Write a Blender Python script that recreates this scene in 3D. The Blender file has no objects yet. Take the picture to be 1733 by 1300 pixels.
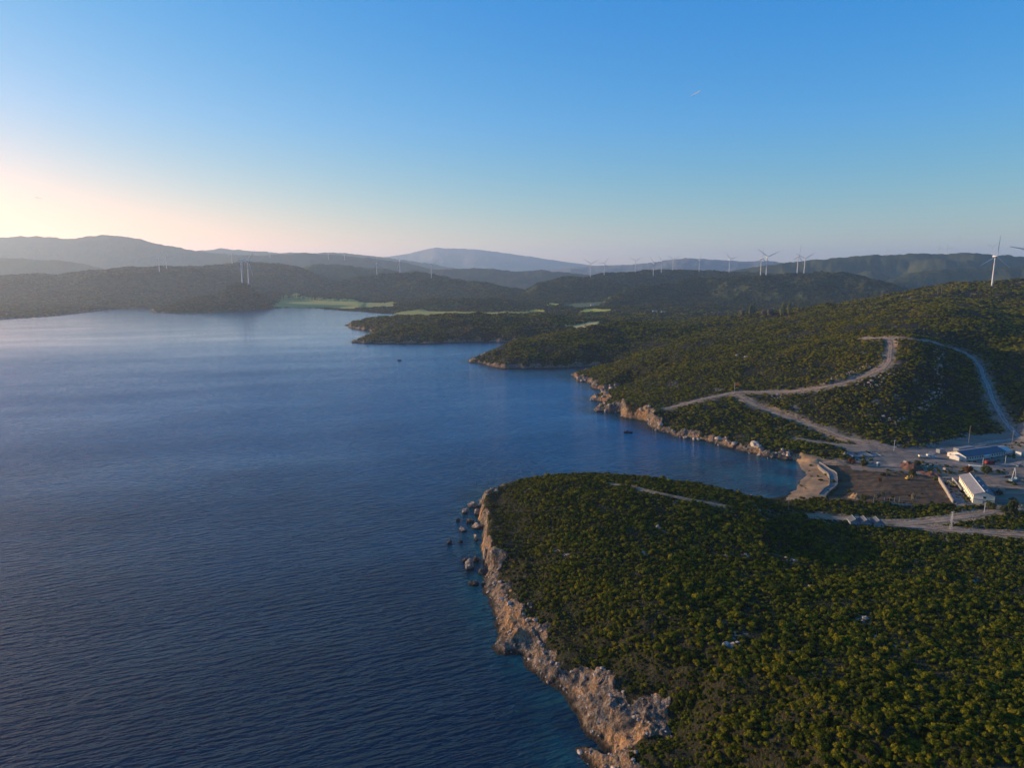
import bpy, bmesh, math
import numpy as np
from mathutils import Vector, Matrix

rng = np.random.default_rng(11)
S = bpy.context.scene
COL = S.collection
PI = math.pi

# ------------------------------------------------------------------ camera model
CW, CH, F = 1733.0, 1300.0, 1155.0
HZ = 455.0
CAMZ = 140.0
PITCH = math.atan((CH / 2 - HZ) / F)
SP, CP = math.sin(PITCH), math.cos(PITCH)
SUN_AZ = math.radians(-70.0)      # from the view axis (+Y), negative = to the left
SUN_EL = math.radians(9.5)


def ray(px, py):
    u = (px - CW / 2) / F
    v = (CH / 2 - py) / F
    return u, CP + v * SP, -SP + v * CP


def at_z(px, py, z):
    u, f, w = ray(px, py)
    t = (z - CAMZ) / w
    return u * t, f * t, z


def at_d(px, py, D):
    u, f, w = ray(px, py)
    t = D / f
    return u * t, D, CAMZ + w * t


def project(x, y, z):
    dz = z - CAMZ
    fwd = y * CP - dz * SP
    up = y * SP + dz * CP
    return CW / 2 + F * x / fwd, CH / 2 - F * up / fwd


# ------------------------------------------------------------------ noise
_perm = {}


def perlin(x, y, seed):
    if seed not in _perm:
        r = np.random.default_rng(1000 + seed)
        p = r.permutation(512).astype(np.int32)
        a = r.uniform(0, 2 * PI, 512)
        _perm[seed] = (p, np.cos(a).astype(np.float32), np.sin(a).astype(np.float32))
    p, gx, gy = _perm[seed]
    xi = np.floor(x).astype(np.int64)
    yi = np.floor(y).astype(np.int64)
    xf = (x - xi).astype(np.float32)
    yf = (y - yi).astype(np.float32)
    u = xf * xf * xf * (xf * (xf * 6 - 15) + 10)
    v = yf * yf * yf * (yf * (yf * 6 - 15) + 10)

    def g(dx, dy):
        h = p[(p[(xi + dx) & 511] + yi + dy) & 511]
        return gx[h] * (xf - dx) + gy[h] * (yf - dy)
    a = g(0, 0); b = g(1, 0); c = g(0, 1); d = g(1, 1)
    return (a + u * (b - a)) * (1 - v) + (c + u * (d - c)) * v


def fbm(x, y, scale, octv=4, seed=0, gain=0.5):
    s = np.zeros(np.shape(x), np.float32)
    amp = 1.0
    for i in range(octv):
        s += amp * perlin(x / scale + 17.3 * i, y / scale - 9.1 * i, seed + i)
        amp *= gain
        scale /= 2.03
    return s


def ridged(x, y, scale, octv=3, seed=0):
    s = np.zeros(np.shape(x), np.float32)
    amp = 1.0
    for i in range(octv):
        s += amp * (1 - 2.2 * np.abs(perlin(x / scale + 5.3 * i, y / scale + 3.1 * i, seed + i)))
        amp *= 0.5
        scale /= 2.1
    return s


def sstep(a, b, x):
    t = np.clip((x - a) / (b - a), 0, 1)
    return t * t * (3 - 2 * t)


# ------------------------------------------------------------------ terrain: control data
# coast: pixel points on the water line, kind: (cliff height, cliff width)
C_ROCK = (7.0, 15.0); C_CLIFF = (9.0, 3.5); C_BEACH = (1.6, 16.0); C_TALL = (13.0, 4.0); C_WIDE = (8.0, 16.0); C_LOW = (5.0, 9.0); C_BACK = (6.0, 10.0)
COAST_PX = [
    (1120, 1560, C_WIDE), (1060, 1440, C_WIDE), (1010, 1350, C_WIDE), (991, 1300, C_WIDE), (983, 1290, C_WIDE), (973, 1270, C_ROCK), (990, 1266, C_ROCK),
    (1024, 1272, C_WIDE), (1000, 1255, C_WIDE), (983, 1239, C_WIDE), (968, 1203, C_WIDE), (945, 1173, C_ROCK), (922, 1160, C_ROCK),
    (899, 1137, C_ROCK), (881, 1112, C_ROCK), (851, 1112, C_ROCK), (828, 1096, C_ROCK), (841, 1076, C_ROCK), (834, 1034, C_ROCK),
    (827, 1013, C_ROCK), (816, 998, C_LOW), (818, 980, C_LOW), (824, 966, C_CLIFF), (818, 946, C_CLIFF), (816, 925, C_CLIFF),
    (816, 905, C_CLIFF), (813, 882, C_CLIFF), (813, 858, C_CLIFF), (817, 842, C_LOW),
    (840, 829, C_BACK), (900, 818, C_BACK), (1000, 817, C_BACK), (1100, 822, C_BACK), (1200, 834, C_BACK), (1300, 844, C_BEACH),
    (1334, 839, C_BEACH), (1345, 828, C_BEACH), (1355, 815, C_BEACH), (1360, 802, C_BEACH), (1355, 790, C_BEACH), (1346, 781, C_LOW),
    (1321, 778, C_LOW), (1286, 771, C_LOW), (1240, 761, C_LOW), (1194, 748, C_LOW), (1148, 738, C_LOW), (1111, 729, C_LOW), (1099, 722, C_TALL),
    (1102, 716, C_TALL), (1078, 712, C_TALL), (1053, 708, C_TALL), (1051, 699, C_TALL), (1009, 697, C_LOW), (1005, 693, C_LOW), (1028, 683, C_TALL),
    (1005, 679, C_LOW), (1001, 674, C_LOW), (1030, 664, C_LOW), (1048, 661, C_LOW), (1021, 661, C_LOW), (1002, 657, C_LOW), (993, 648, C_LOW), (972, 645, C_LOW), (978, 641, C_LOW), (965, 636, C_LOW),
    (978, 633, C_LOW), (1000, 628, C_BACK), (1030, 622, C_LOW),
    (1009, 620, C_LOW), (975, 623, C_LOW), (892, 625, C_LOW), (834, 623, C_LOW), (826, 618, C_LOW), (797, 613, C_LOW), (805, 607, C_LOW),
    (831, 597, C_BACK), (865, 588, C_BACK), (900, 579, C_LOW),
    (884, 580, C_LOW), (809, 579, C_LOW), (754, 580, C_LOW), (726, 582, C_LOW), (643, 582, C_LOW), (593, 580, C_LOW), (618, 571, C_LOW),
    (633, 564, C_LOW), (624, 560, C_LOW), (593, 555, C_LOW), (586, 551, C_LOW), (615, 542.5, C_BACK), (643, 540, C_BACK),
    (684, 534, C_BEACH), (646, 530, C_BEACH), (582, 525.5, C_BEACH), (531, 521.5, C_BEACH), (481, 521, C_BEACH), (458, 522, C_LOW), (440, 525, C_LOW),
    (330, 530, C_LOW), (261, 529.5, C_LOW), (258, 526, C_LOW), (254, 522.5, C_BEACH), (203, 522.5, C_BEACH), (162, 526, C_LOW), (132, 530, C_LOW),
    (76, 536, C_LOW), (0, 540, C_LOW), (-200, 552, C_LOW), (-500, 565, C_LOW)]
coast = [(at_z(p[0], p[1], 0)[0], at_z(p[0], p[1], 0)[1], p[2][0], p[2][1]) for p in COAST_PX]
coast += [(-6000, 1400, 5, 9), (-70000, 1400, 5, 9), (-70000, 90000, 5, 9), (70000, 90000, 5, 9), (70000, -400, 5, 9), (60, -400, 5, 9)]
coast = np.array(coast, np.float64)

NEAR = [  # px, py, z  (near and middle ground)
    (825, 898, 11), (850, 922, 11), (862, 950, 10), (880, 1000, 9.5), (905, 1050, 9), (930, 1085, 9), (960, 1115, 9), (1000, 1175, 9.5), (1060, 1225, 11), (1110, 1285, 11),
    (830, 832, 8), (850, 822, 14), (900, 813, 20), (950, 811, 23), (1000, 812, 24), (1050, 814, 24), (1100, 816, 24), (1160, 822, 23), (1220, 830, 21),
    (1280, 838, 18), (1330, 848, 15), (1400, 877, 14), (1450, 889, 13.5), (1500, 896, 13.5), (1560, 903, 13), (1620, 911, 13), (1733, 920, 13), (1900, 930, 14), (2200, 940, 15),
    (1000, 870, 22), (1200, 900, 21), (1400, 950, 20.5), (1600, 980, 22), (1733, 1000, 22), (950, 950, 18), (1100, 1000, 24), (1300, 1050, 26),
    (1500, 1100, 31), (1733, 1150, 33), (1050, 1120, 17), (1150, 1200, 21), (1300, 1250, 31), (1500, 1300, 37), (1733, 1300, 39), (1300, 1500, 34),
    (1120, 1420, 17), (1733, 1600, 45), (2100, 1200, 38), (2100, 1000, 26), (900, 880, 17), (860, 880, 14),
    (1380, 874, 8), (1440, 879, 8.5), (1500, 885, 9), (1560, 884, 9), (1620, 876, 8.5), (1660, 897, 9.5), (1733, 905, 10), (1700, 870, 7.5),
    (1340, 846, 6), (1400, 858, 6), (1500, 866, 7), (1600, 870, 7),
    (1420, 838, 4), (1500, 846, 4), (1580, 857, 5), (1380, 836, 2.5),
    (1370, 815, 1.8), (1390, 800, 2.6), (1430, 800, 4), (1500, 810, 4), (1550, 830, 4.3), (1640, 850, 5), (1700, 850, 5.5), (1733, 860, 6),
    (1640, 800, 5), (1733, 800, 6), (1620, 775, 6), (1733, 770, 7), (1900, 800, 8), (1560, 770, 6), (1480, 775, 5), (1420, 768, 5), (1360, 765, 5), (2000, 880, 10),
    (1300, 755, 6), (1240, 744, 6), (1180, 728, 7), (1145, 716, 9),
    (1040, 683, 10), (1060, 686, 12), (1090, 691, 13.5), (1116, 694, 14), (1015, 688, 2.5), (1012, 676, 5), (1055, 672, 10), (1040, 655, 9), (1000, 643, 5),
    (1120, 692, 13), (1180, 677, 19), (1245, 663, 25), (1330, 662, 29), (1400, 655, 35), (1440, 640, 42), (1500, 620, 52), (1505, 590, 62), (1510, 575, 69), (1470, 571, 68),
    (1550, 577, 69), (1590, 584, 64), (1650, 610, 47), (1665, 640, 36), (1680, 680, 25), (1700, 720, 14.5), (1725, 740, 9.5),
    (1255, 672, 23), (1300, 695, 17), (1360, 715, 13), (1430, 740, 9), (1500, 760, 7), (1600, 752, 8),
    (1500, 690, 26), (1600, 670, 29.7), (1400, 690, 23), (1570, 620, 53), (1600, 710, 18), (1450, 670, 31),
    (1100, 640, 20), (1150, 630, 29), (1200, 610, 38), (1300, 600, 47), (1300, 570, 52), (1400, 570, 60), (1400, 620, 46), (1450, 600, 57), (1450, 560, 68),
    (1350, 545, 62), (1250, 550, 48), (1500, 540, 78), (1500, 520, 85), (1600, 520, 92), (1600, 495, 100), (1680, 484, 103), (1733, 481, 106), (1850, 478, 110),
    (1650, 550, 78), (1733, 600, 56), (1733, 550, 76), (1733, 520, 88), (1700, 680, 25.5), (1733, 690, 26), (1733, 738, 11), (1733, 650, 38), (1900, 600, 70), (1900, 700, 33), (2100, 750, 25),
    (1290, 533, 55), (1380, 521, 70), (1469, 511, 80), (1546, 495.5, 95), (1592, 485.5, 103),
    (1200, 545, 35), (1100, 550, 25),
    (801, 609, 5), (831, 596, 15), (887, 580.5, 25), (950, 564, 36), (1000, 553, 43), (1050, 546, 44), (860, 612, 9), (920, 606, 12), (980, 602, 16), (1060, 580, 26),
    (1000, 623, 9), (1050, 611, 21), (1100, 601, 33), (1150, 588, 42), (1190, 574, 47),
    (610, 545, 8), (650, 540, 20), (700, 540.5, 30), (780, 540, 36), (850, 540, 35), (920, 542, 32), (650, 575, 7), (750, 572, 8), (850, 570, 9), (780, 556, 21), (680, 558, 18), (880, 558, 20),
    (620, 566, 5), (605, 553, 5)]
NEAR_D = [  # px, distance, z (hidden or flat ground)
    (1050, 960, 13), (1100, 1000, 22), (1150, 1010, 33), (1000, 930, 6),
    (900, 1340, 8), (960, 1350, 14), (1060, 1450, 20),
    (700, 1900, 6), (780, 1900, 8), (850, 1900, 8), (950, 1900, 8), (1000, 2000, 8), (1100, 1900, 10), (1200, 1900, 9), (1300, 1900, 9), (1400, 1900, 14), (1500, 1850, 24),
    (1600, 2100, 44), (1733, 2200, 50), (1900, 2300, 50), (700, 2300, 4), (900, 2300, 5), (1100, 2300, 9), (1300, 2300, 10), (600, 2300, 3), (500, 2400, 3),
    (700, 2900, 6), (900, 2900, 6), (1100, 2900, 10), (1400, 2900, 20), (1700, 2900, 40), (500, 2900, 5), (200, 2600, 6), (0, 2400, 6), (200, 2900, 6), (-300, 2300, 6), (1, 2900, 8)]

# far ridges: (name, front width, back width, [(px, py, D)...])
FAR = [
    ('mountain', 4500, 2800, [(540, 452, 16000), (640, 436, 16000), (690, 429, 16000), (735, 418.5, 16000), (760, 419.5, 16000), (800, 420.5, 16000), (850, 427, 16000), (900, 434, 16000), (950, 442, 16000), (1010, 450, 16000), (1080, 458, 16000)], 0.10),
    ('hill', 2100, 2000, [(-700, 412, 7600), (-300, 408, 7600), (-50, 402, 7600), (0, 401, 7600), (60, 399, 7600), (120, 403, 7600), (160, 398, 7600), (190, 397, 7600), (220, 400, 7600), (260, 410, 7600), (330, 424, 7600), (400, 431, 7600), (500, 441, 7600), (600, 452, 7600)], 0.14),
    ('hill', 2300, 2300, [(280, 440, 10000), (335, 424, 10000), (370, 420.5, 10000), (430, 424, 10000), (480, 428, 10000), (510, 427, 10000), (530, 429, 10000), (560, 426, 10000), (590, 429, 10000), (640, 434, 10000), (700, 442, 10000), (760, 452, 10000)], 0.14),
    ('hill', 1500, 1500, [(60, 452, 7400), (127, 440, 7400), (178, 430, 7400), (228, 430.5, 7400), (266, 438, 7400), (330, 436, 7200), (380, 432, 7000), (430, 432, 7000), (481, 429.5, 7000), (519, 428, 7000), (582, 432, 7000), (633, 437, 7000), (684, 444, 7000), (722, 453, 7000), (780, 466, 7000)], 0.16),
    ('hill', 1300, 1300, [(-700, 445, 5400), (-200, 438, 5400), (0, 436, 5400), (60, 438, 5400), (100, 440, 5400), (140, 446, 5400), (180, 456, 5400), (240, 470, 5400)], 0.16),
    ('hill', 1500, 900, [(-900, 470, 3500), (-300, 470, 3500), (0, 467, 3400), (50, 464, 3400), (100, 465, 3400), (150, 459, 3400), (200, 453, 3400), (280, 452, 3500), (340, 451, 3800), (380, 446, 4000), (430, 442.5, 4100), (458, 443.5, 4100), (506, 453, 4000), (560, 475, 3900)], 0.26),
    ('hill', 1100, 1000, [(480, 470, 4700), (510, 454, 4700), (532, 448, 4700), (562, 446, 4700), (608, 452, 4700), (646, 454, 4700), (700, 466, 4700), (760, 476, 4700)], 0.2),
    ('hill', 900, 900, [(650, 470, 6200), (700, 457, 6200), (747, 455, 6200), (800, 453.5, 6200), (836, 455, 6200), (880, 459, 6200), (916, 456.5, 6200), (962, 461, 6200), (1040, 470, 6200)], 0.2),
    ('hill', 750, 650, [(235, 532, 2500), (258, 526, 2450), (300, 510, 2500), (340, 499, 2550), (390, 485, 2650), (430, 472, 2750), (470, 469.5, 2750), (506, 470.5, 2750), (530, 476, 2750), (552, 484, 2750), (580, 497, 2750), (620, 515, 2700)], 0.22),
    ('hill', 900, 750, [(440, 525, 3500), (480, 500, 3500), (520, 488, 3500), (560, 479, 3550), (600, 470, 3600), (640, 463, 3650), (690, 459.5, 3700), (715, 461, 3700), (745, 468, 3650), (800, 476, 3500), (850, 485, 3400), (900, 497, 3300), (940, 515, 3200)], 0.24),
    ('hill', 320, 330, [(640, 527, 2480), (653, 522, 2480), (684, 512, 2480), (735, 505.6, 2480), (785, 501.5, 2480), (823, 502, 2480), (861, 508, 2480), (890, 516, 2480), (920, 525, 2480)], 0.14),
    ('mountain', 3400, 3000, [(880, 462, 10500), (951, 455, 10500), (969, 452.5, 10500), (1022, 449, 10500), (1063, 448, 10500), (1114, 443, 10500), (1139, 438.5, 10500), (1165, 436.5, 10500), (1215, 439.5, 10500), (1266, 442.5, 10500), (1300, 441, 10500), (1340, 447, 10500), (1420, 458, 10500)], 0.12),
    ('hill', 1700, 1200, [(1180, 468, 5200), (1290, 450, 5200), (1328, 444.5, 5200), (1392, 439, 5200), (1443, 434.5, 5200), (1482, 432, 5200), (1533, 429.5, 5200), (1571, 428.5, 5200), (1622, 428, 5200), (1673, 429, 5200), (1733, 434, 5200), (1900, 440, 5200), (2300, 445, 5200)], 0.26),
    ('hill', 700, 600, [(1490, 478, 3900), (1540, 462, 3900), (1600, 455, 3900), (1660, 452, 3900), (1720, 450, 3900), (1800, 448, 3900), (2000, 446, 3900)], 0.26),
    ('hill', 950, 800, [(860, 512, 3100), (880, 498, 3200), (911, 480, 3300), (962, 469.5, 3450), (1002, 465, 3550), (1063, 461, 3700), (1088, 458.5, 3800), (1152, 456.5, 3900), (1190, 459, 3900), (1215, 460, 3900), (1300, 462, 3900), (1380, 474, 3800)], 0.2),
    ('hill', 620, 620, [(1010, 522, 2500), (1030, 503, 2700), (1050, 493, 2800), (1088, 484.5, 2900), (1139, 479, 2950), (1190, 470.5, 3000), (1241, 461.5, 3000), (1290, 457, 3000), (1341, 456, 3000), (1380, 458.5, 2950), (1430, 462, 2900), (1456, 469, 2850), (1495, 478, 2800), (1540, 492, 2750), (1580, 505, 2700)], 0.26),
]

# ------------------------------------------------------------------ terrain: grid
NA = 1080
A0, A1 = math.radians(-50), math.radians(50)
az = np.linspace(A0, A1, NA)
lr = np.concatenate([np.arange(math.log(112), math.log(820), 0.0034), np.arange(math.log(820), math.log(3200), 0.0058), np.arange(math.log(3200), math.log(20000), 0.011)])
NR = len(lr)
rad = np.exp(lr)
AA, RR = np.meshgrid(az, rad)          # rows = radius
GX = (np.sin(AA) * RR)
GY = (np.cos(AA) * RR)


def coast_dist(x, y):
    """signed distance to the coast (positive on land) and the cliff profile of the nearest piece."""
    shp = x.shape
    x = x.ravel().astype(np.float32); y = y.ravel().astype(np.float32)
    best = np.full(x.shape, 1e12, np.float32)
    ch = np.zeros(x.shape, np.float32); cw = np.zeros(x.shape, np.float32)
    inside = np.zeros(x.shape, bool)
    n = len(coast)
    for i in range(n):
        ax, ay, h0, w0 = coast[i]
        bx, by, h1, w1 = coast[(i + 1) % n]
        dx, dy = bx - ax, by - ay
        t = np.clip(((x - ax) * dx + (y - ay) * dy) / (dx * dx + dy * dy), 0, 1).astype(np.float32)
        d = (x - ax - t * dx) ** 2 + (y - ay - t * dy) ** 2
        m = d < best
        best[m] = d[m]
        ch[m] = h0 + (h1 - h0) * t[m]
        cw[m] = w0 + (w1 - w0) * t[m]
        if ay != by:
            c = (ay > y) != (by > y)
            inside ^= c & (x < dx * (y - ay) / dy + ax)
    d = np.sqrt(best)
    d[~inside] *= -1
    return d.reshape(shp), ch.reshape(shp), cw.reshape(shp)


# near base by multiquadric RBF in log-polar coordinates
pts = [at_z(*p) for p in NEAR]
for px, D, z in NEAR_D:
    x, y, _ = at_d(px, 500, D)
    pts.append((x, y, z))
pts = np.array(pts)
KA, KR = 1.0, 0.75
pa = np.arctan2(pts[:, 0], pts[:, 1]) * KA
pr = np.log(np.hypot(pts[:, 0], pts[:, 1])) * KR
CC = 0.012
dm = np.sqrt((pa[:, None] - pa[None]) ** 2 + (pr[:, None] - pr[None]) ** 2 + CC ** 2)
nP = len(pts)
Amat = np.zeros((nP + 1, nP + 1)); Amat[:nP, :nP] = dm + np.eye(nP) * -1e-3; Amat[:nP, nP] = 1; Amat[nP, :nP] = 1
wts = np.linalg.solve(Amat, np.concatenate([pts[:, 2], [0]]))
near_rows = rad < 3300
nr = int(near_rows.sum())
zn = np.full((NR, NA), 6.0, np.float32)
ga = (AA[:nr] * KA).astype(np.float32); gr = (np.log(RR[:nr]) * KR).astype(np.float32)
acc = np.full(ga.shape, wts[nP], np.float32)
for i in range(nP):
    acc += np.float32(wts[i]) * np.sqrt((ga - np.float32(pa[i])) ** 2 + (gr - np.float32(pr[i])) ** 2 + np.float32(CC ** 2))
fade = sstep(2700, 3200, RR[:nr])
zn[:nr] = acc * (1 - fade) + 6.0 * fade
zn = zn - (2.3 + 2.8 * sstep(175, 100, GX)) * sstep(520, 440, RR) * sstep(9, 15, zn)
zn = np.maximum(zn, 2.0)
zn = zn.astype(np.float32)

# far layers
zf = np.zeros((NR, NA), np.float32)
layer = np.full((NR, NA), -1, np.int16)
tdist = np.ones((NR, NA), np.float32)
fine = np.linspace(A0, A1, 4000)
warp = fbm(GX, GY, 900, 4, 40)
warp2 = fbm(GX, GY, 330, 4, 50)
for k, (nm, wf, wb, pl, na) in enumerate(FAR):
    P = np.array([at_d(*p) for p in pl])
    a = np.arctan2(P[:, 0], P[:, 1]); r = np.hypot(P[:, 0], P[:, 1]); z = P[:, 2]
    zi = np.interp(fine, a, z, left=z[0], right=z[-1])
    ri = np.interp(fine, a, r)
    ker = np.hanning(31); ker /= ker.sum()
    zi = np.convolve(np.pad(zi, 15, 'edge'), ker, 'valid'); ri = np.convolve(np.pad(ri, 15, 'edge'), ker, 'valid')
    taper = sstep(a[0] - 0.05, a[0], fine) * (1 - sstep(a[-1], a[-1] + 0.05, fine))
    zk = np.interp(az, fine, zi * taper).astype(np.float32)
    rk = np.interp(az, fine, ri).astype(np.float32)
    d = (RR - rk[None]).astype(np.float32)
    wf = wf * 0.72
    t = np.where(d < 0, -d / wf, d / wb)
    t0_ = t.astype(np.float32)
    edge = np.clip(t * 3, 0, 1)
    # spurs and gullies: shift the profile along the slope, none on the crest itself
    t = np.clip(t + edge * (warp * na * 1.5 + warp2 * na * 1.0), 0, 1)
    p = 0.5 + 0.5 * np.cos(PI * t)
    p = 0.55 * p + 0.45 * (1 - t) ** 1.3
    hk = zk[None] * p * (1 + 0.18 * edge * warp2)
    m = hk > zf
    zf[m] = hk[m]
    layer[m & (p > 0.02)] = k
    tdist[m] = t0_[m]
far_dom = zf > zn + 1.0
zbase = np.maximum(zn, zf)
# coast profile
wamp = np.clip(RR * 0.006, 1.6, 9.0)
wx = fbm(GX, GY, 26, 4, 60, 0.6) * wamp * 1.3
wy = fbm(GX, GY, 26, 4, 70, 0.6) * wamp * 1.3
cr = int((rad < 3600).sum())
CD = np.full((NR, NA), 5000, np.float32); CHh = np.full((NR, NA), 5, np.float32); CWw = np.full((NR, NA), 9, np.float32)
beachy0 = None
d0, h0, w0 = coast_dist(GX[:cr] + wx[:cr], GY[:cr] + wy[:cr])
CD[:cr] = d0; CHh[:cr] = h0; CWw[:cr] = w0
beach_w = sstep(3.5, 1.8, CHh)            # 1 on sandy shores
# the cliff edge wanders and breaks
cwv = CWw * (1 + 0.5 * fbm(GX, GY, 18, 3, 80))
dd = np.maximum(CD, 0)
prof = CHh * sstep(0, 1, dd / cwv) ** 0.8 + np.maximum(dd - cwv, 0) * (0.45 + 0.2 * beach_w * 0) * (1 - 0.86 * beach_w)
ZB = np.where(CD > 0, np.minimum(zbase, prof), np.maximum(CD * 0.35, -7.0)).astype(np.float32)

# ------------------------------------------------------------------ samplers on the grid
def grid_ix(x, y):
    a = np.arctan2(x, y); l = np.log(np.maximum(np.hypot(x, y), 1e-6))
    ja = np.clip((a - A0) / (A1 - A0) * (NA - 1), 0, NA - 1.001)
    jr = np.clip(np.interp(l, lr, np.arange(NR)), 0, NR - 1.001)
    return jr, ja


def samp(G, x, y):
    jr, ja = grid_ix(np.asarray(x, float), np.asarray(y, float))
    i = jr.astype(int); j = ja.astype(int); fi = jr - i; fj = ja - j
    return (G[i, j] * (1 - fi) * (1 - fj) + G[i + 1, j] * fi * (1 - fj) + G[i, j + 1] * (1 - fi) * fj + G[i + 1, j + 1] * fi * fj)


_tt = np.exp(np.linspace(math.log(115), math.log(19900), 5200))


def hit(px, py, G=None, dmax=26000):
    """where the line of sight through a photo point meets the ground."""
    G = ZB if G is None else G
    u, f, w = ray(px, py)
    hor = math.hypot(u, f)
    t = _tt / hor
    x, y, z = u * t, f * t, CAMZ + w * t
    h = samp(G, x, y)
    b = np.nonzero((z < h) & (_tt < dmax))[0]
    if len(b) == 0:
        return None
    i = b[0]
    if i == 0:
        return x[0], y[0], h[0]
    s0 = z[i - 1] - h[i - 1]; s1 = z[i] - h[i]
    k = s0 / (s0 - s1 + 1e-9)
    X = x[i - 1] + (x[i] - x[i - 1]) * k; Y = y[i - 1] + (y[i] - y[i - 1]) * k
    return float(X), float(Y), float(samp(G, X, Y))


def hit_down(px, py, dmax, G=None):
    for q in np.arange(0, 40, 0.4):
        r = hit(px, py + q, G, dmax)
        if r is not None:
            return r
    return at_d(px, py, dmax)


# ------------------------------------------------------------------ roads (pixel lines laid on the ground)
ROADS = [
    ('dirt_track', 4.2, [(1118, 692), (1180, 678), (1220, 669), (1245, 664), (1300, 664), (1350, 662), (1400, 655), (1430, 648), (1458, 638), (1480, 630), (1497, 622), (1505, 610), (1505, 595), (1508, 583), (1502, 576)],
     'pale dirt track climbing the ridge past the orange flag'),
    ('dirt_track', 4.6, [(1246, 667), (1270, 682), (1300, 695), (1340, 709), (1380, 722), (1430, 740), (1470, 751), (1500, 759), (1530, 766), (1560, 772)],
     'dirt track running down the dark slope to the site yard'),
    ('gravel_road', 4.3, [(1458, 571.5), (1480, 572.5), (1510, 574), (1550, 577), (1590, 583), (1625, 592), (1648, 606), (1660, 622), (1668, 645), (1676, 665), (1687, 690), (1698, 710), (1715, 730), (1735, 745), (1780, 752)],
     'wide grey gravel road curving down the hill above the barracks'),
    ('gravel_road', 5.5, [(1560, 772), (1600, 762), (1640, 757), (1680, 748), (1720, 742), (1760, 738)], 'grey access road passing behind the long white barrack'),
    ('gravel_road', 5.5, [(1545, 768), (1575, 777), (1610, 782), (1650, 790), (1700, 788), (1760, 778)], 'grey road passing in front of the long white barrack'),
    ('dirt_track', 3.2, [(1345, 742), (1375, 748), (1410, 752), (1450, 755), (1490, 760)], 'pale level track above the rubble shore of the cove'),
    ('dirt_track', 3.0, [(1372, 782), (1400, 783), (1440, 787), (1490, 792), (1540, 797), (1590, 806), (1614, 811)], 'narrow dirt track along the upper edge of the ploughed plot'),
    ('dirt_road', 6.5, [(1379, 874), (1410, 877), (1440, 879), (1480, 884), (1520, 886), (1560, 884), (1600, 879), (1640, 875), (1680, 866), (1735, 858)],
     'broad sandy road beside the cabins behind the near headland'),
    ('dirt_road', 6.0, [(1505, 888), (1540, 891), (1580, 895), (1620, 898), (1680, 902), (1740, 906), (1800, 910)], 'sandy road branch beside the tall lattice pole'),
    ('dirt_road', 5.0, [(1650, 822), (1690, 822), (1733, 828), (1790, 832)], 'sunlit sandy road beyond the two storey building'),
    ('footpath', 1.6, [(1030, 818), (1060, 822), (1090, 829), (1130, 838), (1160, 845), (1200, 852), (1235, 859)], 'thin pale footpath crossing the near headland'),
]
road_lines = []
roadd = np.full((NR, NA), 1e6, np.float32)
rrow = int((rad < 1500).sum())
rx_ = GX[:rrow].astype(np.float32); ry_ = GY[:rrow].astype(np.float32)
rd = np.full(rx_.shape, 1e6, np.float32)
for nm, w, pl, lab in ROADS:
    w = w * 0.8
    P = [hit(px, py) for px, py in pl]
    P = np.array([q[:2] for q in P if q is not None])
    # resample smoothly
    seg = np.concatenate([[0], np.cumsum(np.hypot(*np.diff(P, axis=0).T))])
    s = np.arange(0, seg[-1], 2.0)
    X = np.interp(s, seg, P[:, 0]); Y = np.interp(s, seg, P[:, 1])
    for _ in range(3):
        k = np.hanning(7); k /= k.sum()
        X = np.convolve(np.pad(X, 3, 'edge'), k, 'valid'); Y = np.convolve(np.pad(Y, 3, 'edge'), k, 'valid')
    road_lines.append((nm, w, X, Y, lab))
    step = 4
    for i in range(0, len(X) - 1, step):
        j = min(i + step, len(X) - 1)
        ax, ay, bx, by = X[i], Y[i], X[j], Y[j]
        m = (np.abs(rx_ - (ax + bx) / 2) < 26) & (np.abs(ry_ - (ay + by) / 2) < 26)
        xs = rx_[m]; ys = ry_[m]
        dx, dy = bx - ax, by - ay
        t = np.clip(((xs - ax) * dx + (ys - ay) * dy) / (dx * dx + dy * dy + 1e-9), 0, 1)
        rd[m] = np.minimum(rd[m], np.hypot(xs - ax - t * dx, ys - ay - t * dy) - w)
roadd[:rrow] = rd


# ------------------------------------------------------------------ areas (pixel outlines laid on the ground)
def poly_mask(P, x, y):
    x0, y0 = P.min(0); x1, y1 = P.max(0)
    out = np.zeros(x.shape, bool)
    m = (x >= x0) & (x <= x1) & (y >= y0) & (y <= y1)
    xs, ys = x[m], y[m]
    ins = np.zeros(xs.shape, bool)
    n = len(P)
    for i in range(n):
        ax, ay = P[i]; bx, by = P[(i + 1) % n]
        if ay != by:
            ins ^= ((ay > ys) != (by > ys)) & (xs < (bx - ax) * (ys - ay) / (by - ay) + ax)
    out[m] = ins
    return out


def px_poly(pl, z):
    return np.array([at_z(px, py, z)[:2] for px, py in pl])


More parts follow.
